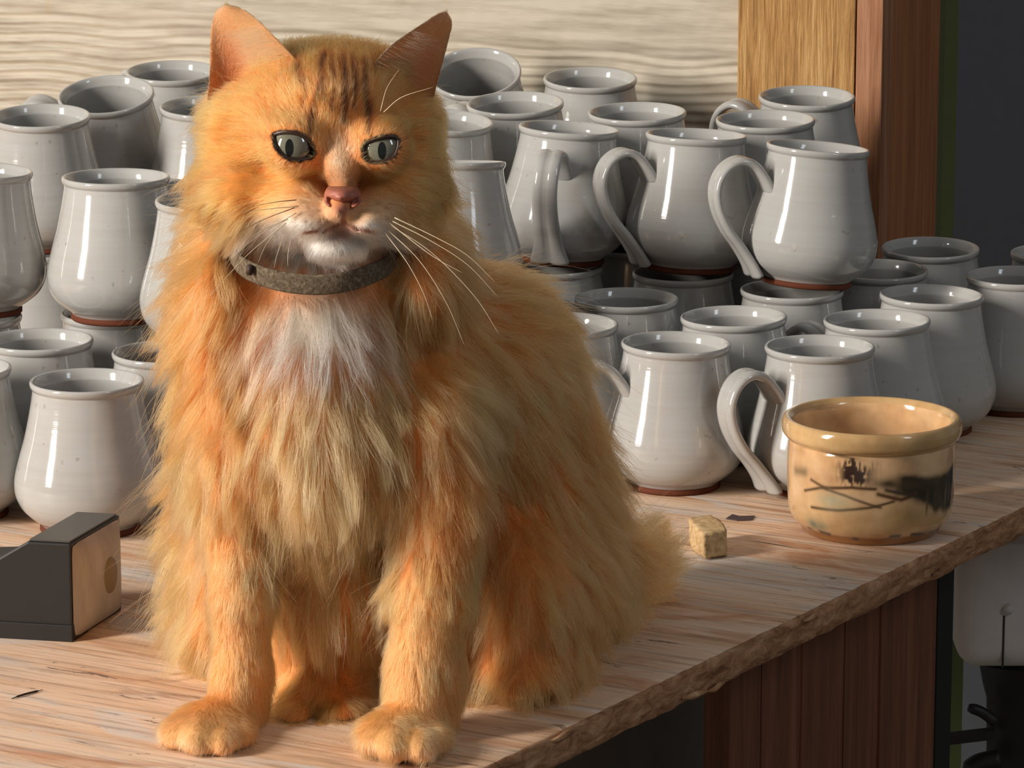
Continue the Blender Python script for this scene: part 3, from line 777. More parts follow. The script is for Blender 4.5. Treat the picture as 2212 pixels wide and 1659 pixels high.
EYE = [dict(poly=[(590, 291), (608, 286), (632, 286), (655, 292), (670, 305), (680, 328), (672, 340), (650, 346), (625, 343), (605, 331), (594, 312)], c=(634, 316), pupil=(628, 311)),
       dict(poly=[(785, 322), (790, 309), (812, 300), (838, 295), (853, 296), (861, 304), (860, 322), (850, 340), (830, 349), (810, 352), (794, 347), (787, 336)], c=(825, 322), pupil=(827, 317))]
EYE_Y, EYE_R = 2.1180, 0.0128
def poly_sd(px, py, poly):
    """signed distance in pixels to a polygon (negative inside)"""
    P = np.array(poly, float); d = np.full(px.shape, 1e9); c = np.zeros(px.shape, bool)
    for i in range(len(P)):
        a, b = P[i], P[(i + 1) % len(P)]; e = b - a; t = np.clip(((px - a[0]) * e[0] + (py - a[1]) * e[1]) / (e @ e), 0, 1)
        d = np.minimum(d, np.hypot(px - a[0] - t * e[0], py - a[1] - t * e[1]))
        cond = ((a[1] > py) != (b[1] > py)) & (px < (b[0] - a[0]) * (py - a[1]) / (b[1] - a[1] + 1e-9) + a[0]); c ^= cond
    return np.where(c, -d, d)

def cat_field():
    fx = (at_y(560, 300, 2.1).x, at_y(880, 300, 2.1).x); fz = (at_y(700, 560, 2.1).z, at_y(700, 270, 2.1).z)
    f = Field(ax(-0.225, 0.165, 0.0032, [(fx[0], fx[1], 0.0014)]), ax(2.045, 2.60, 0.0034, [(2.055, 2.125, 0.0016)]), ax(-0.012, 0.40, 0.0032, [(fz[0], fz[1], 0.0014)]))
    # torso
    f.E(675, 700, 2.215, 205, 170, .062, 0, .02)
    f.E(690, 930, 2.205, 215, 250, .066, 0, .02)
    f.E(880, 760, 2.275, 190, 235, .085, 18, .02)
    f.E(985, 880, 2.31, 215, 270, .085, 25, .02)
    f.E(1070, 1120, 2.325, 215, 290, .095, 12, .02)
    f.E(1130, 1240, 2.275, 158, 205, .085, 8, .02)      # thigh
    f.E(1130, 1400, 2.255, 130, 80, .075, 0, .02)
    f.E(480, 1170, 2.30, 75, 210, .07, 0, .02)          # far hip
    f.E(480, 1330, 2.295, 80, 85, .06, 0, .02)
    f.E(720, 1230, 2.255, 210, 240, .072, 0, .02)       # belly
    f.E(700, 1420, 2.255, 100, 110, .055, 0, .02)
    f.E(474, 560, 2.212, 52, 135, .048, 0, .02); f.E(468, 720, 2.215, 52, 120, .05, 0, .02); f.E(925, 575, 2.222, 70, 125, .052, 0, .02)      # ruff at the sides of the neck
    f.E(1075, 745, 2.305, 130, 150, .07, 40, .025); f.E(1135, 930, 2.325, 118, 200, .08, 15, .025); f.E(1175, 1110, 2.335, 120, 190, .085, 8, .025)
    # shoulders and forelegs
    f.E(505, 950, 2.205, 88, 190, .05, 4, .02); f.E(925, 960, 2.205, 110, 190, .05, -4, .02)
    f.C((515, 1090, 2.185, 72), (522, 1300, 2.172, 61)); f.C((522, 1300, 2.172, 61), (522, 1455, 2.165, 56), .008); f.C((522, 1455, 2.165, 56), (500, 1560, 2.152, 54), .010)
    f.C((950, 1080, 2.17, 92), (935, 1290, 2.155, 80)); f.C((935, 1290, 2.155, 80), (915, 1460, 2.148, 74), .008); f.C((915, 1460, 2.148, 74), (895, 1570, 2.138, 66), .010)
    # paws with toes
    f.E(478, 1572, 2.142, 68, 48, .026, 0, .010)
    for x, y, Y, r in ((382, 1588, 2.128, 38), (428, 1596, 2.116, 40), (482, 1600, 2.116, 38), (525, 1588, 2.130, 32)): f.E(x, y, Y, r, r * .92, .016, 0, .0042)
    f.E(435, 1562, 2.137, 58, 38, .02, 0, .008)
    f.E(880, 1590, 2.122, 74, 46, .026, 0, .010)
    for x, y, Y, r in ((806, 1598, 2.108, 37), (850, 1610, 2.096, 39), (908, 1612, 2.096, 38), (946, 1598, 2.112, 32)): f.E(x, y, Y, r, r * .92, .016, 0, .0042)
    f.E(838, 1574, 2.118, 54, 34, .02, 0, .008)
    f.C((540, 1470, 2.170, 38), (545, 1582, 2.158, 30), .008); f.C((948, 1480, 2.152, 46), (950, 1580, 2.142, 34), .010)
    f.E(700, 1465, 2.226, 84, 76, .046, 0, .010)
    # hind feet peeping out between the forelegs
    f.E(640, 1520, 2.195, 48, 34, .035, 0, .01); f.E(745, 1505, 2.205, 60, 36, .04, 0, .01)
    # tail lying on the bench
    T = [at_z(1200, 1270, .05), at_z(1300, 1240, .036), at_z(1350, 1216, .026), at_z(1392, 1195, .019)]
    for i, (a, b) in enumerate(zip(T[:-1], T[1:])): f.cap(a, b, (.030, .022, .016)[i], (.022, .016, .010)[i], .012)
    # neck and head
    f.C((680, 480, 2.20, 150), (670, 660, 2.21, 175), .02)
    f.E(690, 262, 2.178, 208, 148, .060, 0, .012)
    f.E(720, 190, 2.168, 140, 80, .048, 0, .012)
    f.E(540, 395, 2.172, 112, 108, .048, 0, .014); f.E(868, 392, 2.166, 88, 108, .048, 0, .014)
    f.E(650, 440, 2.140, 90, 75, .034, 0, .012); f.E(805, 440, 2.138, 72, 72, .034, 0, .012)
    f.C((722, 265, 2.140, 50), (738, 350, 2.118, 36), .012); f.C((738, 350, 2.118, 36), (741, 406, 2.096, 28), .008)
    f.E(628, 268, 2.140, 72, 30, .026, -8, .010); f.E(822, 276, 2.138, 58, 28, .026, 10, .010)   # brows
    for e in EYE:
        f.E(e['c'][0], e['c'][1], EYE_Y + .001, 64, 56, .0172, 0, .008)
    f.E(674, 464, 2.112, 72, 40, .028, -6, .006); f.E(796, 465, 2.110, 60, 38, .028, 6, .006)
    f.E(736, 447, 2.098, 32, 30, .018, 0, .006)
    f.E(728, 520, 2.118, 62, 34, .028, 0, .008)
    f.E(495, 262, 2.188, 52, 70, .038, 0, .012); f.E(912, 268, 2.184, 40, 70, .038, 0, .012); f.E(722, 140, 2.185, 160, 44, .035, 0, .012)
    # mouth line and philtrum
    r = 5.0
    f.C((740, 452, 2.080, r), (741, 480, 2.083, r), .0016, True)
    for p, q in (((741, 481, 2.083), (770, 494, 2.087)), ((770, 494, 2.087), (806, 500, 2.100)), ((741, 481, 2.083), (705, 496, 2.089)), ((705, 496, 2.089), (655, 502, 2.104))): f.C((*p, r), (*q, r), .0016, True)
    # eye openings
    for e in EYE:
        c = at_y(*e['c'], EYE_Y); sl, (X, Y, Z) = f.box(np.array(c) - [.02, .03, .02], np.array(c) + [.02, .0, .02])
        u, v = to_px(np.stack([X, Y, Z], -1)); d = poly_sd(u, v, e['poly']) / 4200.0
        f.smax(sl, -d.astype(np.float32), .0012)
    # nothing sinks into the bench
    sl, (X, Y, Z) = f.box((-9, -9, -9), (9, 9, .01)); f.F[sl] = np.maximum(f.F[sl], .0006 - Z)
    return f
fld = cat_field(); CV, CQ = fld.mesh()

# --- colour of the coat, set by the place on the animal
cc = lambda *q: np.array(lin(*q)[:3])
def seg_d(u, v, pts):
    d = np.full(u.shape, 1e9)
    for a, b in zip(pts[:-1], pts[1:]):
        e = np.array(b, float) - a; t = np.clip(((u - a[0]) * e[0] + (v - a[1]) * e[1]) / (e @ e), 0, 1); d = np.minimum(d, np.hypot(u - a[0] - t * e[0], v - a[1] - t * e[1]))
    return d
def coat(P):
    u, v = to_px(P); Y = P[:, 1]
    n1 = value_noise(P, 28, 21); n2 = value_noise(P, 75, 22); n3 = value_noise(P * np.array([1, 1, .4]), 190, 23)
    m = np.clip(.25 + .9 * (n1 - .3) + .35 * (n2 - .5), 0, 1)[:, None]
    col = cc(242, 166, 90) * (1 - m) + cc(216, 118, 46) * m
    WARM = np.array([1, .90, .90]); col = col * WARM
    def put(w, q, s=1.0):
        nonlocal col; w = np.clip(w * s, 0, 1)[:, None]; col = col * (1 - w) + cc(*q) * (WARM if q[0] - q[2] > 60 else 1) * w
    g = lambda x, y, rx, ry: np.exp(-(((u - x) / rx) ** 2 + ((v - y) / ry) ** 2))
    front = sstep(2.20, 2.16, Y)
    body = (v > 560)
    # pale chest bib, cream belly and legs
    put(g(690, 705, 95, 62) * front * (.7 + .6 * n3), (246, 228, 204), 1.3)
    put(g(690, 900, 190, 90) * front, (242, 186, 116), .55)
    put(g(720, 1120, 200, 120) * sstep(2.24, 2.19, Y), (232, 176, 108), .55)
    put(g(520, 1300, 90, 200) * front, (242, 184, 112), .5); put(g(905, 1420, 110, 180) * front, (236, 180, 108), .5)
    for x, y in ((530, 1160), (540, 1030), (945, 1215)): put(g(x, y, 100, 22) * front, (196, 122, 54), .6)
    put(g(430, 1590, 110, 50) * front + g(870, 1600, 120, 50) * front, (238, 196, 132), .8)
    # face
    fc = front * (v < 575)
    put(fc * g(668, 470, 58, 40), (240, 214, 168), .7); put(fc * g(808, 470, 58, 40), (240, 214, 168), .7)
    put(fc * g(732, 345, 24, 45), (240, 214, 172), .8)  # pale nose bridge: light falling on it, put into the coat colour
    put(fc * (g(690, 535, 95, 26) + g(630, 496, 62, 24) + g(760, 530, 60, 26) + g(806, 500, 42, 20)), (248, 240, 228), 1.25)
    put(fc * g(742, 503, 42, 15), (206, 150, 128), .9)
    put(fc * (g(764, 392, 24, 24) + g(708, 392, 24, 24)), (136, 84, 50), .75)
    S_ = [([(668, 292), (674, 245), (690, 190)], 7, .85), ([(700, 215), (692, 150), (700, 120)], 8, .7), ([(716, 240), (722, 170), (716, 125)], 6, .75), ([(741, 262), (745, 190), (742, 125)], 9, .8),
          ([(765, 235), (768, 170), (762, 128)], 7, .75), ([(796, 288), (796, 250), (786, 190), (790, 140)], 7, .85), ([(650, 175), (640, 140)], 10, .6), ([(812, 150), (822, 128)], 10, .5),
          ([(655, 232), (660, 190), (650, 160)], 5, .5), ([(590, 300), (520, 296), (470, 310)], 6, .35), ([(560, 350), (480, 372), (430, 400)], 8, .35), ([(870, 300), (930, 300)], 6, .35), ([(880, 350), (940, 372)], 8, .35), ([(560, 440), (500, 452), (440, 470)], 7, .3)]
    for pts, w, s in S_: put(fc * np.exp(-(seg_d(u, v, pts) / w) ** 2) * (.55 + .9 * n3), (80, 44, 20), min(1, s * 1.25))
    for x, y in ((655, 437), (640, 448), (668, 450), (650, 462), (672, 466), (636, 470), (690, 455), (660, 478), (815, 440), (835, 450), (812, 462), (835, 470)): put(fc * g(x, y, 5, 4), (110, 64, 34), .7)
    MO = [([(741, 455), (741, 482)], 5), ([(741, 481), (770, 495), (806, 501)], 5), ([(741, 481), (705, 497), (655, 503)], 5)]
    for pts, w in MO: put(fc * np.exp(-(seg_d(u, v, pts) / w) ** 2), (160, 104, 86), 1.0)
    return col
cat_paint = vcol_mat('cat skin and undercoat', 0.8, 0.15)
cat = mesh_obj('cat', CV, CQ, cat_paint)
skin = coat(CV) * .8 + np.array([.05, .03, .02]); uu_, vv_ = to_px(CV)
for e in EYE: skin[(poly_sd(uu_, vv_, e['poly']) < 6) & (CV[:, 1] < 2.13)] = cc(52, 30, 20)
w_ = np.exp(-(((uu_ - 741) / 26) ** 2 + ((vv_ - 452) / 14) ** 2))[:, None] * (CV[:, 1] < 2.13)[:, None]; skin = skin * (1 - w_) + cc(168, 104, 84) * w_
set_paint(cat.data, skin)
tag(cat, 'fluffy orange tabby cat with grey collar sitting upright on the bench', 'cat')
print('CAT', len(CV), len(CQ))

# --- eyes
def iris_mat(look):
    """radial eye: slit pupil, grey-green iris, dark surround; local -Y looks at the viewer"""
    N = Nodes('cat eye', 0.03, 0.6); N.b.inputs['Coat Weight'].default_value = 1.0; N.b.inputs['Coat Roughness'].default_value = 0.01
    c = N.n('ShaderNodeTexCoord'); s = N.n('ShaderNodeSeparateXYZ'); N.l(c.outputs['Object'], s.inputs[0])
    def math_(op, a, b=None):
        o = N.n('ShaderNodeMath', _operation=op)
        for i, q in enumerate((a, b)):
            if q is None: continue
            if isinstance(q, (int, float)): o.inputs[i].default_value = q
            else: N.l(q, o.inputs[i])
        return o.outputs[0]
    x = math_('SUBTRACT', s.outputs[0], look[0]); z = math_('SUBTRACT', s.outputs[2], look[1])
    pd = math_('ADD', math_('POWER', math_('DIVIDE', math_('ABSOLUTE', x), .0023), 2.0), math_('POWER', math_('DIVIDE', math_('ABSOLUTE', z), .0047), 2.0))
    rd = math_('DIVIDE', math_('SQRT', math_('ADD', math_('MULTIPLY', x, x), math_('MULTIPLY', z, z))), .0108)
    f = N.noise(N.coord((1, .2, 1)), 700, 4)
    ir = N.mix(f, lin(100, 97, 82), lin(134, 130, 112))
    ir = N.mix(N.ramp(rd, [(.25, BW(.5)), (.6, BW(0))]), ir, lin(116, 116, 98))
    col = N.mix(N.ramp(rd, [(.80, BW(0)), (.90, BW(1))]), ir, lin(34, 22, 16))
    col = N.mix(N.ramp(pd, [(.85, BW(1)), (1.0, BW(0))]), col, lin(8, 10, 10))
    return N.color(col)
lid_mat = plain('dark eyelid skin', lin(58, 36, 26), 0.4, 0.5)
for e in EYE:
    c = at_y(*e['c'], EYE_Y); q = pscale(*e['c'], EYE_Y - EYE_R)
    bm = bmesh.new(); bmesh.ops.create_uvsphere(bm, u_segments=48, v_segments=32, radius=EYE_R)
    o = bm_obj('eye', bm, iris_mat(((e['pupil'][0] - e['c'][0]) / q, -(e['pupil'][1] - e['c'][1]) / q)), cat, True); o.location = c
    # eyelid margin: a loop hugging the eyeball
    loop = []
    P = catmull(e['poly'] + [e['poly'][0]], 6)[:-1]
    for x, y in P:
        d = ray(x, y).normalized(); oc = Vector((0, 0, CAM_H)) - c; R = EYE_R + .0006
        b = oc.dot(d); disc = b * b - (oc.dot(oc) - R * R)
        t = -b - math.sqrt(disc) if disc > 0 else -b
        loop.append(Vector((0, 0, CAM_H)) + d * t - c)
    V, F = tube(loop, [.00125] * len(loop), 8, True)
    mesh_obj('eyelid', V, F, lid_mat, o)

# --- nose leather
def nose():
    lo, hi = at_y(685, 480, 2.06), at_y(797, 385, 2.06)
    f = Field(ax(lo.x, hi.x, .0005, []), ax(2.062, 2.112, .0006, []), ax(lo.z, hi.z, .0005, []))
    f.E(739, 410, 2.0945, 32, 11, .011, 0, .003); f.E(740, 420, 2.0910, 23, 14, .010, 0, .003)
    f.E(717, 420, 2.0950, 17, 13, .009, 20, .003); f.E(764, 420, 2.0940, 16, 13, .009, -20, .003)
    f.C((741, 428, 2.0885, 9), (741, 452, 2.0920, 6), .003)
    f.E(713, 437, 2.0940, 14, 7, .010, -28, .0015); f.E(768, 437, 2.0930, 14, 7, .010, 28, .0015)
    f.E(712, 435, 2.0835, 14, 6.0, .0065, -32, .0010, True); f.E(770, 435, 2.0825, 14, 6.0, .0065, 32, .0010, True)
    f.C((741, 426, 2.0803, 1.6), (741, 455, 2.0860, 1.6), .0008, True)
    P, Q = f.mesh(); m = vcol_mat('pink nose leather', 0.42, 0.4, 0.0, (900, .0002)); o = mesh_obj('nose', P, Q, m, cat)
    u, v = to_px(P); c = np.tile(cc(172, 100, 82), (len(P), 1))
    def put(w, q):
        nonlocal c; w = np.clip(w, 0, 1)[:, None]; c = c * (1 - w) + cc(*q) * w
    g = lambda x, y, rx, ry: np.exp(-(((u - x) / rx) ** 2 + ((v - y) / ry) ** 2))
    put(g(740, 402, 44, 10), (140, 88, 66)); put(1.5 * g(714, 435, 9, 5) + 1.5 * g(768, 435, 9, 5), (150, 84, 68)); put(.8 * g(741, 452, 10, 8), (176, 84, 58))
    set_paint(o.data, c)
nose()

# --- ears: thin cupped shells
def ear(outer, inner, Yo, Yi, cup, flip):
    nv, nu = 34, 21
    a = catmull(outer, 10); b = catmull(inner, 10)
    def res(c, n):
        s = np.concatenate([[0], np.cumsum(np.hypot(*np.diff(c, axis=0).T))]); t = np.linspace(0, 1, n) ** 0.9 * s[-1]
        return np.stack([np.interp(t, s, c[:, 0]), np.interp(t, s, c[:, 1])], 1)
    A, B = res(a, nv), res(b, nv); fr, bk = [], []
    for i in range(nv):
        v = i / (nv - 1); wid = np.hypot(*(A[i] - B[i])) / 190.0
        for j in range(nu):
            t = j / (nu - 1); x, y = A[i] * (1 - t) + B[i] * t
            Y = Yo * (1 - t) + Yi * t + cup * wid * (math.sin(math.pi * t) ** .8) * (1 - .3 * v) + .010 * v - .004 * (1 - v)
            p = np.array(at_y(x, y, Y)); fr.append(p)
            th = .0028 * (math.sin(math.pi * min(1, max(0, t)))) ** .35 * (1 - v) ** .25 * 1.0 + .0003
            bk.append(p + np.array([0, th, 0]))
    n = nv * nu; V = np.array(fr + bk); F = []
    for i in range(nv - 1):
        for j in range(nu - 1):
            q = (i * nu + j, i * nu + j + 1, (i + 1) * nu + j + 1, (i + 1) * nu + j); q = q if not flip else q[::-1]
            F.append(q); F.append(tuple(k + n for k in q[::-1]))
    rim = [i * nu for i in range(nv)] + [(nv - 1) * nu + j for j in range(1, nu)] + [i * nu + nu - 1 for i in range(nv - 2, -1, -1)]
    for p, q in zip(rim[:-1], rim[1:]): F.append((p, q, q + n, p + n))
    return V, F, nv, nu
EARS = [ear([(446, 250), (449, 205), (453, 150), (454, 95), (457, 55), (467, 24), (488, 11)], [(668, 190), (645, 138), (614, 101), (584, 70), (555, 42), (522, 20), (488, 11)], 2.178, 2.150, .017, False),
        ear([(936, 255), (937, 215), (947, 170), (958, 128), (969, 86), (976, 50), (964, 25)], [(788, 175), (812, 132), (848, 95), (890, 66), (922, 45), (946, 30), (964, 25)], 2.176, 2.150, .015, True)]
def ear_mat():
    N = Nodes('thin ear skin', 0.6, 0.2); a = N.n('ShaderNodeAttribute', _attribute_name='paint'); tr = N.n('ShaderNodeBsdfTranslucent'); mx = N.n('ShaderNodeMixShader'); mx.inputs[0].default_value = .35
    N.l(a.outputs['Color'], N.b.inputs['Base Color']); N.l(a.outputs['Color'], tr.inputs[0])
    N.l(N.b.outputs[0], mx.inputs[1]); N.l(tr.outputs[0], mx.inputs[2]); N.l(mx.outputs[0], N.t.nodes['Material Output'].inputs[0]); return N.m
EM = ear_mat(); ear_data = []
for V, F, nv, nu in EARS:
    o = mesh_obj('ear', V, F, EM, cat); n = nv * nu
    t = np.tile(np.arange(nu) / (nu - 1), nv); v = np.repeat(np.arange(nv) / (nv - 1), nu)
    w = np.exp(-(((t - .28) / .22) ** 2 + ((v - .38) / .25) ** 2))[:, None]
    fc = cc(228, 170, 118) * (1 - w) + cc(226, 146, 100) * w
    set_paint(o.data, np.concatenate([fc, np.tile(cc(206, 138, 66), (n, 1))])); ear_data.append((V, nv, nu, t, v))

# --- collar
def collar():
    fr = [(498, 542, 2.168), (520, 572, 2.146), (560, 594, 2.132), (620, 610, 2.124), (690, 615, 2.121), (750, 608, 2.123), (800, 592, 2.133), (838, 572, 2.158), (850, 545, 2.20), (800, 520, 2.27), (680, 515, 2.29), (550, 520, 2.26), (498, 528, 2.21)]
    pts = [np.array(at_y(*p)) for p in fr]; path = catmull(pts + [pts[0]], 8)[:-1]; n = len(path); V, F = [], []
    c = path.mean(0); hh = .0056
    sec = [(-1, -.6), (-.8, -1), (.8, -1), (1, -.6), (1, .6), (.8, 1), (-.8, 1), (-1, .6)]
    for p in path:
        o = p - c; o[2] = 0; o /= np.linalg.norm(o) + 1e-9; upv = np.array([0, -.18, 1.0]) ; upv /= np.linalg.norm(upv)
        for a, b in sec: V.append(p + upv * hh * a + o * .0014 * b)
    for i in range(n):
        j = (i + 1) % n
        for k in range(8): F.append((i * 8 + k, i * 8 + (k + 1) % 8, j * 8 + (k + 1) % 8, j * 8 + k))
    N = Nodes('grey brown woven collar', 0.9, 0.1); f = N.noise(N.coord(), 500, 5, .7); N.bump(f, .0008, .9)
    N.color(N.ramp(f, [(.3, lin(70, 58, 46)), (.55, lin(112, 98, 82)), (.75, lin(150, 134, 112))]))
    co = mesh_obj('collar', V, F, N.m, cat)
    dk = plain('dark leather', lin(60, 42, 34), .6)
    V, F = tube([at_y(541, 574, 2.131), at_y(538, 592, 2.132)], [.0018, .0018], 8); mesh_obj('buckle', V, F, dk, co)
    return path
collar_path = collar()

# ------------------------------------------------------------------ cat: fur
tri = np.concatenate([CQ[:, [0, 1, 2]], CQ[:, [0, 2, 3]]])
A_, B_, C_ = CV[tri[:, 0]], CV[tri[:, 1]], CV[tri[:, 2]]
cr_ = np.cross(B_ - A_, C_ - A_); area = np.linalg.norm(cr_, axis=1) / 2
VN = np.zeros_like(CV)
for k in range(3): np.add.at(VN, tri[:, k], cr_)
VN /= np.linalg.norm(VN, axis=1)[:, None] + 1e-12

# control points: px, py, Y, flow (x right, y down, Y away), length m, lift
K_ = [
 (715, 160, 2.14, 0, -1, .5, .009, .30), (700, 95, 2.18, 0, -.4, 1, .011, .35), (741, 395, 2.085, 0, -1, .5, .0028, .25), (735, 330, 2.10, 0, -1, .4, .0045, .25), (722, 260, 2.11, 0, -1, .4, .007, .28),
 (610, 255, 2.12, -.5, -.9, .5, .009, .30), (830, 258, 2.12, .5, -.9, .5, .008, .30), (500, 300, 2.15, -1, -.1, .7, .012, .35), (920, 300, 2.15, 1, -.1, .7, .010, .35),
 (560, 390, 2.13, -1, .3, .6, .012, .35), (450, 420, 2.17, -1, .55, .5, .024, .45), (430, 500, 2.18, -.8, .8, .3, .030, .45), (540, 500, 2.14, -.6, 1, .3, .022, .38), (620, 545, 2.13, -.25, 1, .2, .018, .3),
 (860, 385, 2.13, 1, .3, .6, .011, .35), (950, 430, 2.17, 1, .55, .5, .020, .42), (930, 500, 2.17, .7, .8, .3, .024, .40), (850, 500, 2.14, .5, 1, .3, .018, .35),
 (625, 362, 2.11, -.8, .5, .5, .006, .25), (830, 368, 2.11, .8, .5, .5, .006, .25), (670, 460, 2.09, -1, .35, .5, .0042, .22), (805, 460, 2.09, 1, .35, .5, .0042, .22), (715, 430, 2.09, -.8, .5, .3, .0025, .2), (768, 430, 2.09, .8, .5, .3, .0025, .2),
 (700, 470, 2.085, -.5, .9, .3, .0035, .22), (775, 470, 2.085, .5, .9, .3, .0035, .22), (728, 525, 2.09, 0, 1, .3, .007, .3), (660, 520, 2.10, -.4, 1, .3, .010, .3), (790, 520, 2.10, .4, 1, .3, .010, .3),
 (690, 600, 2.13, 0, 1, -.1, .020, .32), (690, 700, 2.145, 0, 1, -.1, .034, .38), (600, 720, 2.15, -.35, 1, -.1, .036, .38), (790, 720, 2.15, .35, 1, -.1, .036, .38), (690, 850, 2.135, -.05, 1, -.1, .038, .35), (690, 1000, 2.135, .0, 1, -.1, .042, .33), (640, 1150, 2.16, .05, 1, -.1, .040, .33), (780, 1150, 2.16, 0, 1, -.05, .040, .33), (720, 1280, 2.18, 0, 1, .0, .034, .3),
 (410, 600, 2.19, -.7, .9, .1, .034, .48), (400, 780, 2.2, -.6, 1, .1, .034, .45), (420, 930, 2.2, -.7, .9, .1, .036, .5), (390, 1080, 2.28, -.8, .8, .1, .034, .5), (390, 1250, 2.29, -.7, .9, .1, .034, .45), (400, 1380, 2.27, -.5, 1, .0, .028, .4),
 (510, 1000, 2.16, -.1, 1, -.1, .028, .33), (515, 1110, 2.13, .0, 1, -.1, .020, .3), (522, 1230, 2.12, .0, 1, 0, .011, .28), (522, 1320, 2.12, .0, 1, 0, .009, .28), (470, 1230, 2.14, -.1, 1, 0, .010, .28), (575, 1230, 2.14, .1, 1, 0, .012, .28), (475, 1350, 2.14, 0, 1, 0, .008, .26), (568, 1350, 2.14, 0, 1, 0, .008, .26), (860, 1230, 2.12, 0, 1, 0, .013, .28), (1005, 1230, 2.12, .1, 1, 0, .015, .28), (855, 1370, 2.12, 0, 1, 0, .010, .28), (990, 1380, 2.12, .1, 1, 0, .010, .28), (520, 1420, 2.12, 0, 1, 0, .0085, .26), (500, 1520, 2.12, -.1, 1, -.1, .0075, .26), (430, 1590, 2.10, -.3, .9, -.3, .0055, .25),
 (930, 960, 2.14, .1, 1, -.05, .032, .33), (945, 1110, 2.11, .05, 1, 0, .021, .3), (935, 1220, 2.10, .0, 1, 0, .013, .28), (930, 1330, 2.10, .0, 1, 0, .010, .28), (915, 1430, 2.10, 0, 1, 0, .010, .26), (895, 1530, 2.09, 0, 1, -.1, .008, .26), (870, 1600, 2.08, -.1, .9, -.4, .0055, .25),
 (1000, 680, 2.20, .45, .9, .1, .030, .36), (1080, 620, 2.25, .6, .7, .4, .028, .38), (1180, 760, 2.27, .6, .9, .2, .030, .38), (1230, 950, 2.29, .5, 1, .1, .030, .36), (1300, 1100, 2.32, .5, 1, .1, .030, .38), (1100, 950, 2.21, .2, 1, 0, .032, .3), (1150, 1200, 2.19, .15, 1, -.05, .030, .3), (1310, 1250, 2.30, .4, 1, .1, .028, .35), (1180, 1430, 2.19, .15, 1, -.05, .024, .3), (1080, 1450, 2.18, 0, 1, -.05, .024, .3),
 (700, 1430, 2.18, 0, 1, -.1, .024, .3), (655, 1480, 2.185, 0, 1, -.1, .020, .3), (560, 1470, 2.155, 0, 1, 0, .007, .26), (590, 1420, 2.16, 0, 1, 0, .008, .26), (565, 1550, 2.15, 0, 1, 0, .006, .26), (835, 1470, 2.13, 0, 1, 0, .009, .26), (990, 1480, 2.13, 0, 1, 0, .009, .26), (975, 1560, 2.125, 0, 1, 0, .007, .26), (690, 1500, 2.17, 0, 1, -.1, .022, .3), (760, 1490, 2.17, 0, 1, -.1, .022, .3), (625, 1540, 2.15, 0, .9, -.3, .008, .28), (1000, 800, 2.40, .2, 1, .2, .03, .35), (700, 900, 2.3, 0, 1, .2, .03, .35), (1100, 1200, 2.45, .2, 1, .2, .03, .35)]
KP = np.array([at_y(*k[:3]) for k in K_]); KD = np.array([(k[3], k[5], -k[4]) for k in K_], float); KD /= np.linalg.norm(KD, axis=1)[:, None]; KL = np.array([k[6] for k in K_]); KU = np.array([k[7] for k in K_])
tz = [(at_z(1310, 1245, .03), .022), (at_z(1350, 1216, .03), .026), (at_z(1392, 1195, .02), .028)]
KP = np.concatenate([KP, [np.array(p) for p, _ in tz]]); tdir = np.array([.55, .60, .42]); KD = np.concatenate([KD, [tdir / np.linalg.norm(tdir)] * 3]); KL = np.concatenate([KL, [l for _, l in tz]]); KU = np.concatenate([KU, [.6, .7, .75]])
def groom(P):
    d2 = ((P[:, None, :].astype(np.float32) - KP[None].astype(np.float32)) ** 2).sum(2) + 1e-5
    w = d2 ** -2.0; w /= w.sum(1)[:, None]
    D = w @ KD; return D / (np.linalg.norm(D, axis=1)[:, None] + 1e-9), w @ KL, w @ KU
def unit(a): return a / (np.linalg.norm(a, axis=1)[:, None] + 1e-12)
def strands(P, Nn, D, L, U, tt, wild, r):
    T = unit(D - (D * Nn).sum(1)[:, None] * Nn + 1e-4)
    T = unit(T + wild * r.normal(size=T.shape)); U = U[:, None]
    t = tt[None, :, None]; n = Nn[:, None]; f = T[:, None]
    curve = n * (U[:, None] * (t * 1.3 - .55 * t * t)) + f * ((1 - .6 * U[:, None]) * t + .25 * U[:, None] * t * t)
    curve = curve + np.array([0, 0, -1.0]) * (.10 * t * t)
    return P[:, None] + curve * L[:, None, None]
NP_ = 7; tt = np.linspace(0, 1, NP_)

def sample(n, wgt, r):
    w = area * wgt; c = np.cumsum(w); i = np.searchsorted(c, r.random(n) * c[-1]); a, b = r.random(n), r.random(n); s = a + b > 1; a[s], b[s] = 1 - a[s], 1 - b[s]
    w0 = (1 - a - b)[:, None]; P = A_[i] * w0 + B_[i] * a[:, None] + C_[i] * b[:, None]
    Nn = unit(VN[tri[i, 0]] * w0 + VN[tri[i, 1]] * a[:, None] + VN[tri[i, 2]] * b[:, None]); return P, Nn
ctr = (A_ + B_ + C_) / 3; cu, cv_ = to_px(ctr); fn = unit(cr_)
face_w = ((cv_ < 570) & (cu > 430) & (cu < 970) & (ctr[:, 1] < 2.17)).astype(float)
vis = np.where(fn[:, 1] < .25, 1.0, .22)          # the far side carries a thinner coat of strands
wgt = vis * (1 + 2.6 * face_w) * np.where(ctr[:, 2] < .004, 0.15, 1.0)
legw = ((cv_ > 1200) & (ctr[:, 1] < 2.18)); wgt = wgt * np.where(legw, 2.2, 1.0)
r = np.random.default_rng(31)
NS, NG = 235000, 4300
from mathutils import kdtree
GP, GN = sample(NG, np.where(face_w > 0, 3.0, 1.0) * vis, r); GD, GL, GU = groom(GP)
GL = GL * r.uniform(.72, 1.3, NG); G = strands(GP, GN, GD, GL, GU * r.uniform(.6, 1.3, NG), tt, .20, r)
kd = kdtree.KDTree(NG)
for i, p in enumerate(GP): kd.insert(p, i)
kd.balance()
P, Nn = sample(NS, wgt, r)
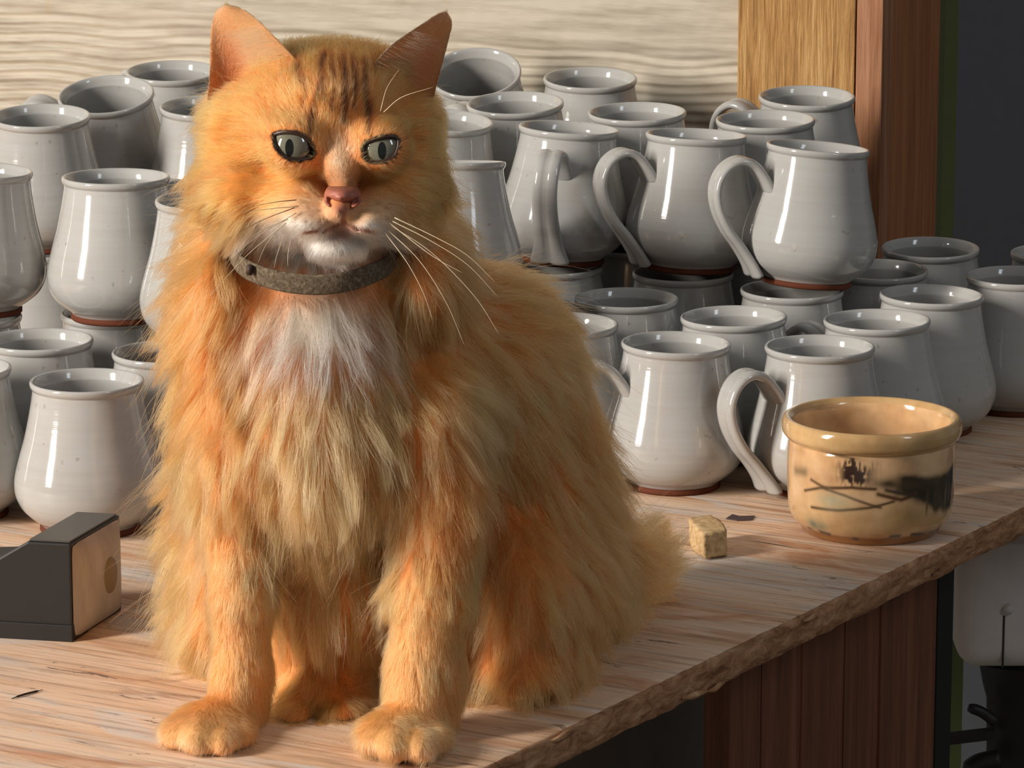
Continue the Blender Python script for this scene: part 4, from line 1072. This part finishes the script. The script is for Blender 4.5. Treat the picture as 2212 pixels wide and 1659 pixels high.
u, v = to_px(P); ok = np.ones(NS, bool)
for e in EYE: ok &= ~((poly_sd(u, v, e['poly']) < 2.0) & (P[:, 1] < 2.16))
nosepoly = [(700, 408), (712, 399), (739, 395), (766, 399), (782, 408), (782, 432), (762, 447), (748, 452), (741, 462), (734, 452), (718, 447), (700, 432)]
ok &= ~((poly_sd(u, v, nosepoly) < 0) & (P[:, 1] < 2.13))
cpx, cpy = to_px(collar_path); frontc = collar_path[:, 1] < 2.175
cd = np.min(np.hypot(u[:, None] - cpx[frontc][None], v[:, None] - cpy[frontc][None]), 1)
for pts, w in (([(741, 455), (741, 482)], 5), ([(741, 481), (770, 495), (806, 501)], 4.5), ([(741, 481), (705, 497), (665, 502)], 4)): ok &= ~((seg_d(u, v, pts) < w) & (P[:, 1] < 2.13))
ok &= ~((cd < 26) & (P[:, 1] < 2.2) & (u > 515) & (u < 815))
P, Nn, u, v, cd = P[ok], Nn[ok], u[ok], v[ok], cd[ok]; NS = len(P)
D, L, U = groom(P)
L = L * r.uniform(.55, 1.12, NS)
# hair above the collar is short enough to leave it showing, apart from some stray tufts
above = (cd < 95) & (v < 600) & (v > 500) & (P[:, 1] < 2.19) & (u > 520) & (u < 815); stray = r.random(NS) < .12
L = np.where(above & ~stray, np.minimum(L, np.maximum(cd - 18, 4) / 4200.0), L)
X = strands(P, Nn, D, L, U * r.uniform(.7, 1.25, NS), tt, .10, r)
gi = np.array([kd.find(p)[1] for p in P])
lon = sstep(.006, .022, L)
cf = (.25 + .66 * lon) * r.uniform(.6, 1.1, NS)
off = G[gi] - G[gi][:, :1] ; tgt = G[gi]
# pull towards the clump guide, more at the tip
X = X + (tgt - X) * (np.clip(cf, 0, .95)[:, None, None] * (tt ** 1.05)[None, :, None])
# soft waves
ph = r.uniform(0, 6.28, (NS, 3)); X = X + (np.sin(tt[None, :, None] * 5.5 + ph[:, None]) - np.sin(ph[:, None])) * (.045 * L)[:, None, None] * tt[None, :, None]
X[..., 2] = np.maximum(X[..., 2], .0007)
fly = (r.random(NS) < .05) & (L > .012)
X = np.where(fly[:, None, None], P[:, None] + (X - P[:, None]) * 1.28 + Nn[:, None] * (.010 * tt ** 1.5)[None, :, None] * r.uniform(.2, 1, NS)[:, None, None] + r.normal(size=(NS, 1, 3)) * (.004 * tt ** 2)[None, :, None], X)
X[..., 2] = np.maximum(X[..., 2], .0007)
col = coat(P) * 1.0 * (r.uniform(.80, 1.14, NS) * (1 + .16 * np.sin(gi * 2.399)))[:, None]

sat_ = sstep(.35, .6, 1 - col[:, 2] / col[:, 0]); col = col * (1 - (lon * sat_)[:, None] * np.array([0, .12, -.06]))
# ear hair: short nap on both sides, longer pale hair from the inner edge
EX, EC, EL = [], [], []
for (V, nv, nu, t, vv) in ear_data:
    n = nv * nu; fr = V[:n].reshape(nv, nu, 3)
    m = 13000; a, b = r.random(m), r.random(m); b = .965 * b ** 1.15
    i = np.clip(b * (nv - 1), 0, nv - 1.001); j = a * (nu - 1.001); i0, j0 = i.astype(int), j.astype(int); fi, fj = (i - i0)[:, None], (j - j0)[:, None]
    p = fr[i0, j0] * (1 - fi) * (1 - fj) + fr[i0 + 1, j0] * fi * (1 - fj) + fr[i0, j0 + 1] * (1 - fi) * fj + fr[i0 + 1, j0 + 1] * fi * fj
    upv = unit(fr[i0 + 1, j0] - fr[i0, j0]); across = unit(fr[i0, 0] - fr[i0, -1])      # inner edge -> outer edge
    back = r.random(m) < .35; p = p + np.array([0, 1, 0]) * (back * .0028)[:, None]; nn = np.where(back[:, None], np.array([0, 1.0, 0]), np.array([0, -1.0, 0]))
    long_ = (~back) & (a > .55) & (b < .62) & (r.random(m) < (.55 if V[0][0] < -.1 else .12))
    dd = np.where(long_[:, None], across * .9 + upv * .35, upv + across * .25 * (r.random(m) - .5)[:, None])
    ln = np.where(long_, r.uniform(.007, .016, m), r.uniform(.0016, .0034, m))
    EX.append(strands(p, nn, dd, ln, np.where(long_, .45, .22), tt, .12, r)); EL.append(ln)
    cbase = np.where(back[:, None], cc(208, 140, 66), np.where((a < .5)[:, None], cc(232, 160, 112), cc(236, 190, 132)))
    EC.append(np.where(long_[:, None], cc(244, 214, 166), cbase) * r.uniform(.8, 1.1, m)[:, None])
X = np.concatenate([X] + EX); col = np.concatenate([col] + EC); L = np.concatenate([L] + EL); NT = len(X)
hc = bpy.data.hair_curves.new('fur'); hc.add_curves([NP_] * NT)
hc.position_data.foreach_set('vector', X.reshape(-1).astype(np.float32))
ra = hc.attributes.get('radius') or hc.attributes.new('radius', 'FLOAT', 'POINT')
rad = (.000052 + .0000018 * np.clip(L / .001, 0, 40))[:, None] * (1.0 - .85 * tt ** 1.6)[None]
ra.data.foreach_set('value', rad.reshape(-1).astype(np.float32))
ca = hc.attributes.new('coat', 'FLOAT_COLOR', 'CURVE'); c4 = np.ones((NT, 4), np.float32); c4[:, :3] = np.clip(col, 0, .95); ca.data.foreach_set('color', c4.ravel())
def fur_mat():
    m = bpy.data.materials.new('cat fur'); m.use_nodes = True; t = m.node_tree; t.nodes.remove(t.nodes['Principled BSDF'])
    h = t.nodes.new('ShaderNodeBsdfHairPrincipled'); h.model = 'CHIANG'; h.parametrization = 'COLOR'
    a = t.nodes.new('ShaderNodeAttribute'); a.attribute_name = 'coat'
    t.links.new(a.outputs['Color'], h.inputs['Color']); h.inputs['Roughness'].default_value = .42; h.inputs['Radial Roughness'].default_value = .6; h.inputs['IOR'].default_value = 1.45; h.inputs['Random Roughness'].default_value = .2
    t.links.new(h.outputs[0], t.nodes['Material Output'].inputs[0]); return m
hc.materials.append(fur_mat()); fur = bpy.data.objects.new('fur', hc); COL.objects.link(fur); fur.parent = cat; fur['kind'] = 'stuff'
print('FUR', NT)

# whiskers and brow hairs
wm = plain('pale whisker', lin(226, 206, 176), .35, .5); wdk = plain('dark whisker', lin(70, 46, 30), .4, .5)
WH = [([(848, 478), (930, 520), (1010, 572), (1076, 642)], 0), ([(845, 487), (935, 548), (1025, 640), (1078, 722)], 0), ([(838, 497), (905, 562), (962, 650), (1003, 745)], 0), ([(832, 503), (880, 568), (914, 632), (934, 690)], 0), ([(852, 470), (940, 512), (1010, 552), (1070, 610)], 0), ([(842, 482), (900, 528), (945, 560), (1000, 590)], 0),
      ([(838, 440), (870, 444), (906, 447)], 1), ([(640, 432), (592, 437), (546, 446)], 1), ([(645, 446), (585, 451), (500, 462)], 0), ([(636, 449), (575, 472), (516, 502)], 1), ([(622, 474), (565, 498), (524, 532)], 0), ([(618, 482), (570, 520), (520, 565), (452, 640)], 0), ([(614, 508), (600, 545), (592, 578)], 0), ([(604, 492), (574, 530), (558, 566)], 0), ([(628, 520), (622, 550), (622, 575)], 0), ([(640, 460), (560, 508), (500, 556)], 0),
      ([(829, 242), (868, 210), (936, 188)], 0), ([(822, 240), (836, 190), (862, 150)], 0)]
for pts, dk in WH:
    n = len(pts); brow = pts[0][1] < 300; Y0 = 2.110 if brow else 2.088
    w3 = [np.array(at_y(x, y, Y0 + (-.012 if brow else -.020) * k / (n - 1) + (.03 * (k == 0) * 0))) for k, (x, y) in enumerate(pts)]
    path = catmull(w3, 7); V, F = tube(path, np.linspace(.00026, .00006, len(path)), 5)
    mesh_obj('whisker', V, F, wdk if dk else wm, cat)
